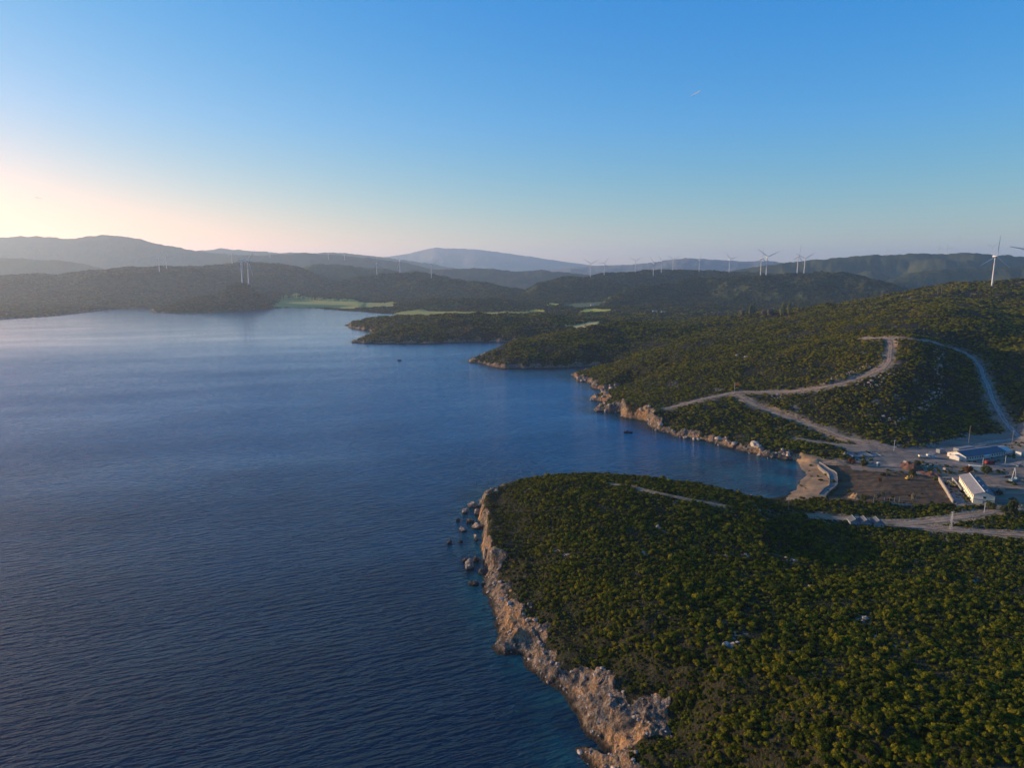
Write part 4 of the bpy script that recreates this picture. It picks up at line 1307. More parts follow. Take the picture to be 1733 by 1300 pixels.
# px, py of foot, py of hub, phase in degrees of one blade from straight up, nearest limit of distance, yaw, label
TURB = [
    (1678.6, 484.5, 433.5, 4, 1700, 48, 'largest white turbine standing on the hill crest with one blade upright'),
    (1741, 484, 425, -79, 1750, 30, 'cropped turbine of which only a single dark blade enters the frame'),
    (999, 469.5, 446.5, -58, 4000, 20, 'turbine with Y shaped blades first in the row on the wooded ridge'),
    (1022.5, 465.5, 445.5, 35, 4200, 25, 'second turbine of the ridge row, beside the Y bladed first one'),
    (1075, 461, 441.5, -62, 4200, 20, 'third turbine of the ridge row, standing alone before pale sky'),
    (1105.5, 467.5, 445.5, -40, 4200, 35, 'lowest standing turbine in the middle of the ridge row'),
    (1119, 462, 441.7, -42, 4200, 35, 'turbine just behind the lowest one in the middle of the row'),
    (1138.5, 458.5, 439, -58, 4200, 20, 'turbine at the foot of the long blue mountain slope'),
    (1183, 460.5, 440.4, 10, 4300, 45, 'lone turbine in front of the long blue mountain peak'),
    (1234, 461.5, 438.4, -45, 4300, 40, 'turbine near the lowered end of the long blue mountain'),
    (1287, 458.5, 437, 2, 3700, 60, 'turbine with an upright blade, further of the tight pair on the dark hill'),
    (1296.6, 458.5, 434.5, -55, 3700, 25, 'turbine with spread blades, nearer of the tight pair on the dark hill'),
    (1349, 458, 434, 12, 3700, 60, 'turbine seen nearly edge on beside a spread bladed one on the dark hill'),
    (1360.5, 461, 437.5, 58, 3700, 15, 'last spread bladed turbine on the dark steep hill'),
    (270, 461, 437.5, 30, 4200, 15, 'turbine with a pale foot pad on the broad sunlit hill'),
    (282, 456, 435, -32, 4300, 10, 'turbine just behind the one with the pale foot pad'),
    (393, 447, 428, 2, 4600, 50, 'turbine with one upright blade standing above the far hill crest'),
    (410, 471.5, 443, 62, 3200, 65, 'pale tower of the close turbine pair, its rotor edge on'),
    (421, 471.5, 443, 40, 3200, 50, 'second tower of the close turbine pair with a raised blade'),
    (457, 436.5, 427, 8, 8000, 45, 'tiny turbine alone on the smooth blue grey ridge'),
    (556, 439, 429.5, -45, 8000, 25, 'tiny turbine with open blades on the smooth blue ridge'),
    (583, 440.5, 431, 60, 8000, 20, 'tiny turbine at the falling end of the smooth blue ridge'),
    (638, 464.5, 445, -8, 4300, 40, 'turbine with a long pale tower left on the meadow hill'),
    (677, 460.5, 441, -35, 4300, 30, 'turbine at the very top of the meadow hill'),
    (730, 470.5, 449, 52, 4300, 10, 'turbine with a wide open Y on the meadow hill shoulder'),
    (1500, 433.5, 424, -10, 7000, 30, 'faint turbine alone on the long dark forested ridge'),
    (1588.6, 430, 418.5, 0, 7000, 35, 'faint turbine with upright blade on the forested ridge'),
    (1602.5, 430, 419, -15, 7000, 25, 'faint turbine paired with the upright bladed one on the ridge'),
    (1678, 431, 418, 60, 7000, 10, 'faint turbine half hidden behind the largest turbine'),
]
T0 = make_turbine()
for i, (px, py, ph, phase, dmx, yaw, lab) in enumerate(TURB):
    x, y, z = hit_down(px, py, dmx, Z)
    z = ground_z(x, y)
    hz = at_d(px, ph, y)[2]
    o = T0 if i == 0 else copy_thing(T0)
    o.location = (x, y, z)
    s = max((hz - z) / (TH + 1.7), 0.35)
    o.scale = (s, s, s)
    o.rotation_euler = (0, 0, math.radians(yaw) - math.atan2(x, y))
    k = 0
    for ch in o.children:
        if ch.name.startswith('blade'):
            ch.rotation_euler = (0, math.radians(phase) + 2 * PI * k / 3, 0); k += 1
    prop(o, lab, 'wind turbine', 'wind turbines on the hills')


# ------------------------------------------------------------------ sea rocks
ROCKS = [  # px, py, width px, height px, material, label
    (801, 858, 19, 13, 'rock', 'reddish boulder furthest out to the headland tip in the sea'),
    (786.5, 868, 16, 11, 'rock', 'round brown boulder standing in the sea off the cliff tip'),
    (808, 872, 12, 15, 'rock', 'upright boulder leaning on the cliff foot near the tip'),
    (774.6, 882, 10, 5, 'darkrock', 'small dark rock alone off the cliff, farther out than its neighbours'),
    (796, 885, 17, 8, 'darkrock', 'low dark rock between two brown boulders'),
    (806, 894, 19, 11, 'rock', 'wide pale boulder touching the cliff foot'),
    (783.5, 899, 17, 8, 'rock', 'flat topped brown boulder in the water below the pale one'),
    (806, 914, 14, 12, 'rock', 'brown boulder at the foot of the orange cliff'),
    (760.6, 920, 12, 8, 'darkrock', 'dark rock standing farthest from the cliff in open water'),
    (780, 918, 9, 5, 'darkrock', 'tiny dark rock between the farthest rock and the cliff'),
    (793.6, 963, 19, 23, 'rock', 'tall tilted sunlit slab standing in the sea'),
    (787, 950, 11, 7, 'darkrock', 'dark rock right behind the tall tilted slab'),
    (806, 950, 14, 9, 'darkrock', 'dark rubble block between the slab and the cliff'),
    (822, 950, 14, 27, 'rock', 'tall pale rock pillar against the cliff'),
    (820, 972, 22, 12, 'darkrock', 'grey flat block at the cliff bend'),
    (802, 990, 20, 6, 'darkrock', 'low dark reef tongue below the cliff bend'),
    (819, 846, 6, 17, 'rock', 'slim rock needle at the very tip of the headland'),
]
for i, (px, py, w, h, mt, lab) in enumerate(ROCKS):
    x, y, _ = at_z(px, py, 0)
    D = math.hypot(x, y, CAMZ) / F
    W = w * D; Hh = h * D
    me = rock_mesh(900 + i, 4, 0.62, mt, (W * 0.46, W * 0.40, max(Hh * 0.62, W * 0.28)), True)
    z0 = max(ground_z(x, y), 0)
    o = link('sea_boulder' if 'needle' not in lab and 'pillar' not in lab else 'rock_pillar', me, None, None, (x, y, z0 * 0.5 + Hh * 0.18), (0.15 * math.sin(i * 2.1), 0.25 * math.cos(i * 1.7), i * 1.3))
    prop(o, lab, 'rock', 'boulders off the headland cliff')


# ------------------------------------------------------------------ buildings
def frame_from(p, q):
    """location and rotation with +X from p to q."""
    return math.atan2(q[1] - p[1], q[0] - p[0]), math.hypot(q[0] - p[0], q[1] - p[1])


def gable_building(name, loc, rz, L, W, H, R, wallm, roofm, label, cat, wins=(), doors=(), over=0.5, sunlit_roof=None, group=None):
    """long axis X (0..L), width Y (0..W). wins: (side, u, z, w, h) with side f(y=0) b(y=W) l(x=0) r(x=L)."""
    root = empty(name, loc, rz)
    w = MB()
    w.extrude_x([(0, -1.0), (W, -1.0), (W, H), (W / 2, H + R - 0.05), (0, H)], 0, L)
    w.build('wall', wallm, root)
    th = 0.22
    for k, (y0, y1, mt) in enumerate(((-over, W / 2, roofm), (W + over, W / 2, sunlit_roof or roofm))):  # second slope takes the colour toned as sunlit, where given
        sl = R / (W / 2)
        z0 = H - over * sl
        m = MB()
        m.extrude_x([(y0, z0 + 0.02), (y1, H + R + 0.02), (y1, H + R + th), (y0, z0 + th)], -over, L + over)
        rf = m.build('roof', mt, root)
    MB().extrude_x([(W / 2 - 0.3, H + R + th - 0.05), (W / 2 + 0.3, H + R + th - 0.05), (W / 2, H + R + th + 0.12)], -over, L + over).build('ridge_cap', wallm, root)
    pos_ = {'f': lambda u: ((u, -0.03), 0), 'b': lambda u: ((u, W + 0.03), PI), 'l': lambda u: ((-0.03, u), -PI / 2), 'r': lambda u: ((L + 0.03, u), PI / 2)}
    for side, u, z, ww, hh in wins:
        (x, y), r = pos_[side](u)
        f = MB()
        t = 0.12
        f.box(0, 0, hh / 2 + t / 2, ww + 2 * t, 0.14, t).box(0, 0, -hh / 2 - t / 2, ww + 2 * t, 0.2, t)
        f.box(-ww / 2 - t / 2, 0, 0, t, 0.14, hh).box(ww / 2 + t / 2, 0, 0, t, 0.14, hh)
        fo = f.build('window', M['white'], root, (x, y, z), (0, 0, r))
        MB().box(0, 0.0, 0, ww, 0.06, hh).build('pane', M['glass'], fo)
    for side, u, ww, hh in doors:
        (x, y), r = pos_[side](u)
        d = MB().box(0, 0, hh / 2, ww, 0.12, hh).build('door', M['blue'], root, (x, y, 0.05), (0, 0, r))
        MB().box(ww * 0.35, -0.1, hh * 0.48, 0.06, 0.1, 0.2).build('handle', M['steel'], d)
    prop(root, label, cat, group)
    return root


# two storey building: gable towards the camera, long cream wall towards the sun
A = at_z(1646, 852.5, 5.0); Bq = at_z(1620, 804, 10.5); Aq = at_z(1645, 838, 10.5)
rz = math.atan2(Bq[1] - Aq[1], Bq[0] - Aq[0])
Lh = 40.0; Wh = 10.5
gz = 5.0
wins = []
for fl in (1.5, 4.2):
    for k in range(11):
        wins.append(('b', 2.2 + k * 3.55, fl, 1.3, 1.2))
wins += [('l', 5.0, 4.3, 1.4, 1.2)]
# local frame: X along the length away from the camera, Y to its left; the near corner on the left is at W
ux, uy = math.cos(rz), math.sin(rz)
org = (A[0] + uy * Wh, A[1] - ux * Wh, gz)
two = gable_building('apartment_block', org, rz, Lh, Wh, 5.6, 2.0, M['cream'], M['roofdark'], 'two storey cream building with a gabled roof coloured shaded on one slope', 'building', wins,
                     [('l', 5.2, 1.3, 2.2), ('b', 20.0, 1.2, 2.2)], 0.45, M['rooflight'])
MB().box(-0.06, Wh / 2, 2.85, 0.1, Wh + 0.1, 0.22).build('storey_band', M['roofdark'], two)
for k in range(4):
    MB().box(4 + k * 10, Wh * 0.5 - 2.0, 7.2, 0.7, 0.7, 1.1).build('roof_vent', M['steel'], two)

# long white barrack
A = at_z(1634.3, 780.6, 6.0); B_ = at_z(1701, 771.0, 6.0)
rz, Lb = frame_from(A, B_)
wins = [('f', 1.8 + k * 2.55, 1.7, 1.15, 1.15) for k in range(16) if k not in (7, 8)]
wins += [('l', 3.0, 1.7, 1.2, 1.2), ('l', 11.5, 1.7, 1.2, 1.2)]
bar = gable_building('barrack', (A[0], A[1], 6.0), rz, Lb, 14.0, 3.0, 2.3, M['wall'], M['roofdark'], 'long white single storey barrack with dark blue roof and window row', 'building', wins,
                     [('l', 7.2, 1.6, 2.2)], 0.5, M['rooflight'])
MB().box(Lb * 0.47, -1.4, 2.7, 6.0, 2.6, 0.2).box(Lb * 0.47 - 2.7, -2.5, 1.3, 0.2, 0.2, 2.6).box(Lb * 0.47 + 2.7, -2.5, 1.3, 0.2, 0.2, 2.6).build('porch', M['white'], bar)
MB().extrude_x([(-2.6 + 4.5, 0), (4.6 + 4.5, 0), (4.6 + 4.5, 2.6), (1.0 + 4.5, 3.6), (-2.6 + 4.5, 2.6)], -4.2, -0.2).build('entrance_annex', M['wall'], bar)
MB().extrude_x([(0.8, -0.6), (13.2, -0.6), (13.2, 2.7), (7, 4.6), (0.8, 2.7)], Lb + 0.6, Lb + 9).build('end_wing', M['wall'], bar)

# flat sheds behind the barrack and a cabin at the frame edge
def flat_box(name, px, py, L, W, H, rz, mat, label, cat='cabin', z=None, trim='steel', door=True, nwin=2):
    x, y, zz = hit(px, py, Z) if z is None else at_z(px, py, z)
    root = empty(name, (x, y, zz), rz)
    b = MB().box(0, 0, H / 2 - 0.2, L, W, H + 0.4, 0, 0.04)
    n = max(3, int(L / 1.2))
    for k in range(n + 1):
        b.box(-L / 2 + k * L / n, -W / 2 - 0.03, H / 2, 0.1, 0.08, H * 0.94)
    b.build('wall', mat, root)
    MB().box(0, 0, H + 0.12, L + 0.3, W + 0.3, 0.2, 0, 0.03).build('roof', M[trim], root)
    if door:
        d = MB().box(-L * 0.3, -W / 2 - 0.07, 1.05, 0.95, 0.1, 2.0).build('door', M['blue'], root)
        MB().box(-L * 0.3 + 0.33, -W / 2 - 0.15, 1.0, 0.06, 0.08, 0.18).build('handle', M['steel'], d)
    for k in range(nwin):
        f = MB().box(L * (0.0 + 0.28 * k), -W / 2 - 0.08, 1.55, 1.1, 0.1, 0.9).build('window', M['white'], root)
        MB().box(L * (0.0 + 0.28 * k), -W / 2 - 0.145, 1.55, 0.92, 0.05, 0.72).build('pane', M['glass'], f)
    prop(root, label, cat)
    return root


RZB = rz
flat_box('storage_shed', 1631, 763, 17, 4, 2.6, RZB, M['rooflight'], 'low pale shed directly behind the long white barrack', 'shed', None, 'rooflight', True, 1)
flat_box('site_cabin', 1729, 771, 8, 4, 3.0, RZB, M['wall'], 'small white cabin beyond the end of the long barrack', 'cabin', None, 'rooflight')
flat_box('site_container', 1651, 795.5, 8.0, 2.6, 2.8, math.radians(-22), M['cream'], 'sunlit cream site container between tree and road', 'container', None, 'cream', True, 0)
flat_box('storage_shed', 1591, 766, 5, 3, 2.5, RZB, M['cabinwall'], 'tiny grey hut beside the access road', 'shed', None, 'rooflight', True, 0)

# cabins half hidden in the scrub
for k, (px, py, lab) in enumerate([(1446, 889, 'grey gabled cabin at the track end of the trio in the scrub'), (1465, 892, 'middle cabin of the gabled trio in the scrub'), (1486, 895, 'blue roofed cabin of the trio nearest the sandy turning area')]):
    x, y, zz = hit(px, 891 + k * 1.2, Z)
    gable_building('prefab_cabin', (x + 2.6, y - 1.0, zz - 0.1), math.radians(80), 6.5, 5.0, 2.5, 1.5, M['cabinwall'], M['roofdark'], lab, 'cabin', [('l', 1.4, 1.5, 0.9, 0.9)], [('l', 3.4, 0.9, 2.0)], 0.25, M['cabinroof'], 'gabled cabins beside the sandy road')

# far farm houses
for (px, py, L, lab) in [(1109, 529, 13, 'white farm house below the dark hill'), (1123, 530, 11, 'second small white farm building beside the farm house'), (1003, 517.5, 12, 'pale field hut among the crop fields')]:
    h = hit_down(px, py, 3200, Z)
    gable_building('farm_house', (h[0] - L / 2, h[1], h[2]), 0.1, L, 9, 4.0, 2.2, M['wall'], M['rooflight'], lab, 'house', [('f', 3, 2, 1.4, 1.4), ('f', 8, 2, 1.4, 1.4)], [('f', 5.5, 1.2, 2.3)], 0.4)

# foundation slab with low walls (north of the ploughed plot)
x, y, zz = hit(1464, 770, Z)
root = empty('concrete_foundation', (x, y, zz), math.radians(3))
MB().box(0, 0, -0.1, 24, 11, 0.9).build('slab', M['blueconc'], root)
m = MB()
m.box(-11.8, 0, 0.55, 0.35, 11, 0.6).box(0, 5.3, 0.6, 23, 0.35, 0.7).box(3, 0, 0.5, 0.35, 10, 0.5).box(-4, 0.5, 0.5, 0.35, 9, 0.5).box(9.5, -1.5, 0.5, 0.35, 7, 0.5)
m.build('low_walls', M['blueconc'], root)
prop(root, 'unfinished blue grey foundation slab with low dividing walls', 'foundation')

# promenade behind the beach
def ribbon_wall(pl, h, t, mat, name, parent=None, z=None, dz=0.0):
    P = [hit(a, b, Z) for a, b in pl] if z is None else [at_z(a, b, z) for a, b in pl]
    m = MB()
    for p, q in zip(P[:-1], P[1:]):
        r, L = frame_from(p, q)
        zc = (p[2] + q[2]) / 2
        m.box((p[0] + q[0]) / 2, (p[1] + q[1]) / 2, zc + h / 2 - 0.5 + dz, L + t * 0.6, t, h + 1.0, r)
    return m.build(name, mat, parent)


prom = empty('promenade', (0, 0, 0))
outer = [(1387, 784), (1396, 790), (1404.4, 796), (1412, 799.5), (1416, 803), (1417.3, 812), (1417, 821.6), (1411, 828), (1404, 833), (1397.5, 840)]
inner = [(1384, 788), (1388, 792.5), (1395, 798), (1402, 803), (1403.7, 808.5), (1404, 816), (1403.7, 823.7), (1399, 826), (1395, 828.6), (1386, 838)]
ribbon_wall(outer, 1.1, 0.35, M['concrete'], 'parapet', prom, 2.8)
ribbon_wall(inner, 1.0, 0.35, M['concrete'], 'parapet', prom, 2.6)
m = MB()
o3 = [at_z(a, b, 3.1) for a, b in outer]; i3 = [at_z(a, b, 3.1) for a, b in inner]
for k in range(len(o3) - 1):
    q = [o3[k], o3[k + 1], i3[k + 1], i3[k]]
    m.prism([(p[0], p[1]) for p in q], 1.0, 3.15)
m.build('deck', M['concrete'], prom)
prop(prom, 'angled concrete promenade with pale parapets behind the beach', 'promenade')

# walls of the building pit beside the two storey building
w1 = ribbon_wall([(1589, 813), (1600, 830), (1613, 853)], 2.2, 0.8, M['paleconc'], 'retaining_wall', None, 4.6)
prop(w1, 'long pale retaining wall along the building pit', 'wall')
w2 = ribbon_wall([(1612, 812), (1620, 822), (1627, 831)], 1.6, 0.6, M['paleconc'], 'retaining_wall', None, 4.8)
prop(w2, 'short pale retaining wall close to the cream facade', 'wall')
pv = px_poly([(1609, 834), (1627, 834), (1643, 852), (1618, 852)], 5.5)
terrace = MB().prism([tuple(p) for p in pv], 3.5, 5.45).build('terrace', M['concrete'])
prop(terrace, 'pale paved terrace in front of the cream facade', 'terrace')
gv = px_poly([(1626, 838), (1630, 838), (1640, 849), (1635, 849)], 5.6)
bed = MB().prism([tuple(p) for p in gv], 5.3, 5.62).build('planting_bed', M['soil'])
prop(bed, 'narrow brown planting bed set in the terrace', 'planter')
fw = ribbon_wall([(1490, 852.5), (1510, 854), (1530, 856), (1545, 857)], 1.0, 0.4, M['paleconc'], 'boundary_wall', None, 4.2)
prop(fw, 'low broken white wall at the scrub edge below the plot', 'wall')


# ------------------------------------------------------------------ vehicles and machines
def wheels(root, pts, r, w, mat='black'):
    for (x, y) in pts:
        wh = MB().tube((x, y - w / 2, r), (x, y + w / 2, r), r, r, 14).build('wheel', M['black'], root)
        MB().tube((x, y - w / 2 - 0.02, r), (x, y + w / 2 + 0.02, r), r * 0.55, r * 0.55, 10).build('rim', M['steel'], wh)


def excavator(px, py, rz, label):
    x, y, z = hit(px, py, Z)
    root = empty('excavator', (x, y, z), rz, 0.72)
    for s in (-1, 1):
        m = MB()
        m.extrude_x([(s * 1.2 - 0.3, 0.0), (s * 1.2 + 0.3, 0.0), (s * 1.2 + 0.3, 0.8), (s * 1.2 - 0.3, 0.8)], -1.7, 1.7)
        m.build('track', M['black'], root)
    MB().box(-0.4, 0, 1.5, 3.4, 2.5, 1.2, 0, 0.12).box(0, 0, 0.85, 1.2, 1.6, 0.3).build('body', M['yellow'], root)
    c = MB().box(0.7, 0.65, 2.6, 1.5, 1.1, 1.4, 0, 0.1).build('cab', M['yellow'], root)
    MB().box(1.47, 0.65, 2.75, 0.04, 0.9, 0.9).box(0.7, 1.22, 2.75, 1.1, 0.04, 0.9).build('window', M['glass'], c)
    MB().tube((1.2, -0.3, 1.7), (3.6, -0.3, 4.3), 0.28, 0.24, 8).tube((3.6, -0.3, 4.3), (5.0, -0.3, 3.6), 0.24, 0.2, 8).build('boom', M['yellow'], root)
    MB().tube((5.0, -0.3, 3.6), (5.4, -0.3, 1.2), 0.2, 0.16, 8).build('arm', M['yellow'], root)
    MB().extrude_x([(-0.9, 0.3), (0.3, 0.3), (0.3, 1.3), (-0.9, 1.3)], 4.8, 5.6).build('bucket', M['black'], root)
    prop(root, label, 'excavator')


excavator(1536, 812, math.radians(20), 'yellow tracked excavator working on the dark soil plot')
excavator(1612.5, 824, math.radians(120), 'small yellow digger between the pit walls')


def car(px, py, rz, mat, label, nm='parked_car', cat='car', s=1.0):
    x, y, z = hit(px, py, Z)
    root = empty(nm, (x, y, z + 0.1), rz, s)
    m = MB()
    m.extrude_x([(-0.85, 0.3), (0.85, 0.3), (0.88, 0.75), (0.82, 0.95), (-0.82, 0.95), (-0.88, 0.75)], -2.1, 2.1)
    m.build('body', mat, root)
    g = MB()
    a = [(-1.5, 0.95), (1.0, 0.95), (0.45, 1.45), (-1.2, 1.48)]
    for s_ in (0,):
        va = [(p[0], -0.72, p[1]) for p in a]; vb = [(p[0], 0.72, p[1]) for p in a]
        n = 4
        for i in range(n):
            g.poly([va[i], va[(i + 1) % n], vb[(i + 1) % n], vb[i]])
        g.poly(va[::-1]); g.poly(vb)
    bmesh.ops.remove_doubles(g.bm, verts=g.bm.verts, dist=0.001)
    g.build('cabin_glass', M['glass'], root)
    MB().box(-0.38, 0, 1.49, 1.5, 1.4, 0.06, 0, 0.02).build('roof', mat, root)
    wheels(root, [(-1.3, -0.8), (1.3, -0.8), (-1.3, 0.8), (1.3, 0.8)], 0.32, 0.2)
    for y_ in (-0.6, 0.6):
        MB().box(2.1, y_, 0.68, 0.06, 0.32, 0.16).build('headlight', M['steel'], root)
    prop(root, label, cat)
    return root


car(1578.5, 775.5, math.radians(5), M['white'], 'white car parked beside the junction of the grey roads', s=1.15)
car(1725, 790, math.radians(15), M['blue'], 'blue grey car parked in the shaded yard', s=1.0)


def truck(px, py, rz, mcab, mload, label, tank=False, s=1.0):
    x, y, z = hit(px, py, Z)
    root = empty('truck', (x, y, z + 0.1), rz, s)
    MB().box(0, 0, 0.8, 7.0, 2.0, 0.3).build('chassis', M['black'], root)
    c = MB().box(2.6, 0, 1.9, 1.7, 2.2, 1.9, 0, 0.15).build('cab', mcab, root)
    MB().box(3.47, 0, 2.2, 0.05, 1.9, 0.8).box(2.8, 1.12, 2.25, 0.9, 0.05, 0.7).box(2.8, -1.12, 2.25, 0.9, 0.05, 0.7).build('window', M['glass'], c)
    if tank:
        MB().tube((-3.3, 0, 2.05), (1.5, 0, 2.05), 1.15, 1.15, 18).build('tank', mload, root)
    else:
        m = MB().box(-0.9, 0, 1.05, 5.0, 2.3, 0.2).box(-0.9, 1.1, 1.6, 5.0, 0.1, 1.0).box(-0.9, -1.1, 1.6, 5.0, 0.1, 1.0).box(-3.4, 0, 1.6, 0.1, 2.2, 1.0)
        m.build('load_bed', mload, root)
        MB().sphere((-0.9, 0, 1.7), 1.0, 2, (2.0, 0.95, 0.7)).build('load', M['sand'], root)
    wheels(root, [(2.4, -0.95), (2.4, 0.95), (-1.4, -0.95), (-1.4, 0.95), (-2.6, -0.95), (-2.6, 0.95)], 0.5, 0.3)
    prop(root, label, 'truck')


truck(1563.5, 775.5, math.radians(-10), M['cream'], M['cream'], 'cream tipper truck loaded with sand at the road junction')
truck(1674, 787, math.radians(8), M['red'], M['red'], 'red tank truck in the shaded yard before the barrack', True)
car(1576, 792, math.radians(-15), M['green'], 'green pickup parked among rubble below the junction', s=1.2)

# white A-frame rig
x, y, z = hit(1715.5, 815, Z)
rig = empty('drilling_rig', (x, y, z), 0.3)
MB().box(0, 0, 1.0, 6.0, 2.6, 1.2, 0, 0.1).build('base', M['blue'], rig)
m = MB()
for s in (-1, 1):
    m.tube((s * 1.9, 0, 1.5), (-0.2 + s * 0.15, 0, 9.0), 0.22, 0.16, 8)
m.tube((-1.1, 0, 4.6), (1.0, 0, 4.6), 0.1, 0.1, 6).tube((-0.6, 0, 7.0), (0.35, 0, 7.0), 0.1, 0.1, 6)
m.build('mast', M['white'], rig)
MB().box(2.0, 0, 2.1, 1.6, 2.2, 1.2, 0, 0.1).build('cab', M['blue'], rig)
wheels(rig, [(-2.0, -1.2), (2.0, -1.2), (-2.0, 1.2), (2.0, 1.2)], 0.55, 0.35)
prop(rig, 'white A frame rig on a blue grey base beside the sandy road', 'rig')

# pallets of building material
for (px, py, mt, lab) in [(1681, 832, 'blueconc', 'blue grey block pallet in the shade behind the cream building'), (1688, 834, 'steel', 'pale steel bundle pallet in the shade behind the cream building'),
                          (1696, 831, 'wood', 'timber pallet near the sandy road behind the cream building'), (1600, 795, 'wood', 'timber pallet by the rubble below the grey road'), (1533, 783, 'paleconc', 'pale block pallet at the lip of the gravel yard')]:
    x, y, z = hit(px, py, Z)
    pl_ = empty('material_pallet', (x, y, z), px * 0.7)
    m = MB()
    for k in range(3):
        m.box(0, -0.9 + k * 0.9, 0.1, 2.6, 0.25, 0.22)
    m.build('base', M['wood'], pl_)
    m = MB()
    for i_ in range(4):
        for j_ in range(2):
            m.box(-0.95 + i_ * 0.64, -0.45 + j_ * 0.92, 0.72 + 0.06 * ((i_ + j_) % 2), 0.6, 0.86, 1.0, 0, 0.03)
    m.build('load', M[mt], pl_)
    prop(pl_, lab, 'pallet')

# portable toilet
x, y, z = hit(1486, 789.5, Z)
pt = empty('portable_toilet', (x, y, z), 0.2, 1.25)
MB().box(0, 0, 1.1, 1.2, 1.2, 2.2, 0, 0.05).build('body', M['white'], pt)
MB().box(0, 0, 2.28, 1.3, 1.3, 0.18, 0, 0.06).build('roof', M['white'], pt)
MB().box(0, -0.62, 1.05, 0.8, 0.06, 1.9).build('door', M['green'], pt)
prop(pt, 'white portable toilet on the track above the soil plot', 'toilet')

# heaps
def heap(px, py, w, h, mat, label, seed, nm='spoil_heap', d=None):
    from mathutils import noise as mn
    x, y, z = hit(px, py, Z)
    bm = bmesh.new()
    bmesh.ops.create_grid(bm, x_segments=26, y_segments=26, size=1.0)
    for v in bm.verts:
        r = min(v.co.length, 1.4)
        k = max(0.0, 1 - r) ** 0.9
        n = 0.6 * mn.noise(Vector((v.co.x * 2.2 + seed, v.co.y * 2.2, 0))) + 0.3 * mn.noise(Vector((v.co.x * 6 + seed, v.co.y * 6, 1)))
        v.co = Vector((v.co.x * w / 2, v.co.y * (d or w * 0.7) / 2, h * k * (1 + n) - 0.35 + (0.5 * n * min(1, k * 4))))
    for f in bm.faces:
        f.smooth = True
    me = bpy.data.meshes.new(nm); bm.to_mesh(me); bm.free()
    return prop(link(nm, me, mat, None, (x, y, z), (0, 0, seed)), label, 'heap')


heap(1543, 792, 22, 4.5, M['spoil'], 'large reddish spoil heap with weeds beside the gravel yard', 1.3)
heap(1449, 843, 9, 3.2, M['sand'], 'small orange sand heap at the scrub edge of the plot', 2.6)
heap(1430, 769, 6, 2.0, M['rock'], 'small pale stone heap beside the foundation slab', 3.9)
heap(1575, 803, 16, 2.2, M['spoil'], 'long low reddish soil heap above the pit wall', 5.1)
heap(1725, 858, 12, 3.0, M['sand'], 'sunlit orange sand heap at the yard exit', 6.2)
heap(1715, 846, 7, 1.8, M['soil'], 'dark soil heap in the yard beyond the cream building', 7.7)


# ------------------------------------------------------------------ trees
def make_tree(px, py, h, w, leafm, label, seed, trunk=0.35, cat='tree', nm='tree', dmax=3400, tall=None, group=None):
    x, y, z = hit_down(px, py, dmax, Z)
    root = empty(nm, (x, y, z), seed * 1.1)
    th = h * trunk
    t = MB().tube((0, 0, -0.4), (0.05 * h * 0.3, 0, th), 0.035 * h + 0.05, 0.025 * h + 0.03, 8, True)
    r = np.random.default_rng(seed)
    for k in range(4):
        a = k * PI / 2 + r.uniform(0, 1)
        t.tube((0.05 * h * 0.3, 0, th * 0.9), (math.cos(a) * w * 0.28, math.sin(a) * w * 0.28, th + (h - th) * 0.5), 0.02 * h + 0.02, 0.01 * h, 6, True)
    t.build('trunk', M['bark'], root)
    me = leaf_blob(seed + 2000, 7, 420, 0.12, 0.9, True, tall or 1.0)
    me.materials.append(leafm)
    hh = h - th * 0.7
    zs = max(v.co.z for v in me.vertices)
    link('crown', me, None, root, (0, 0, th * 0.7), (0, 0, 0)).scale = (w / 1.9, w / 1.9, hh / zs)
    prop(root, label, cat, group)
    return root


make_tree(1668, 806, 7.5, 8.0, M['treeleaf'], 'broad green tree between the container and the cream building', 1)
make_tree(1641, 800, 4.5, 7.0, M['rustleaf'], 'rust coloured bushy tree behind the cream building roof', 2, 0.2)
make_tree(1716, 871, 9.0, 6.0, M['treeleaf'], 'tall dark green tree beside the yard exit', 3, 0.15)
make_tree(1701, 868, 4.5, 6.0, M['treeleaf'], 'low green tree next to the tall dark one', 4, 0.15)
make_tree(1463, 790, 5.0, 6.5, M['treeleaf'], 'round olive tree on the upper edge of the soil plot', 5, 0.2)
make_tree(1441, 786, 4.5, 5.5, M['rustleaf'], 'brown leaved tree close to the round olive tree', 6, 0.2)
make_tree(1395, 772, 5.5, 6.0, M['treeleaf'], 'green tree on the dark bank above the beach', 7, 0.2)
make_tree(1544, 806, 5.0, 6.0, M['treeleaf'], 'green tree growing behind the yellow excavator', 8, 0.2)
make_tree(1552, 787, 3.5, 5.0, M['treeleaf'], 'green bush on the large reddish spoil heap', 9, 0.1)
make_tree(1488, 818, 4.0, 2.6, M['rustleaf'], 'slim brown sapling in the middle of the dark soil', 10, 0.3)
make_tree(1484, 846, 4.5, 4.0, M['paleleaf'], 'grey sapling at the lower edge of the soil plot', 11, 0.3)
make_tree(1463, 850, 5.0, 5.0, M['treeleaf'], 'dark green tree beside the orange sand heap', 12, 0.25)
make_tree(1545, 850, 5.5, 4.0, M['paleleaf'], 'thin grey green tree by the broken white wall', 13, 0.35)
make_tree(1408, 818, 2.5, 3.5, M['treeleaf'], 'small green bush against the promenade wall', 14, 0.1)
make_tree(1692, 838, 3.0, 5.0, M['rustleaf'], 'brown bush in the shaded yard beside the building', 15, 0.1)
make_tree(1675, 862, 4.5, 7.0, M['treeleaf'], 'dark green tree right under the cream gable', 16, 0.15)
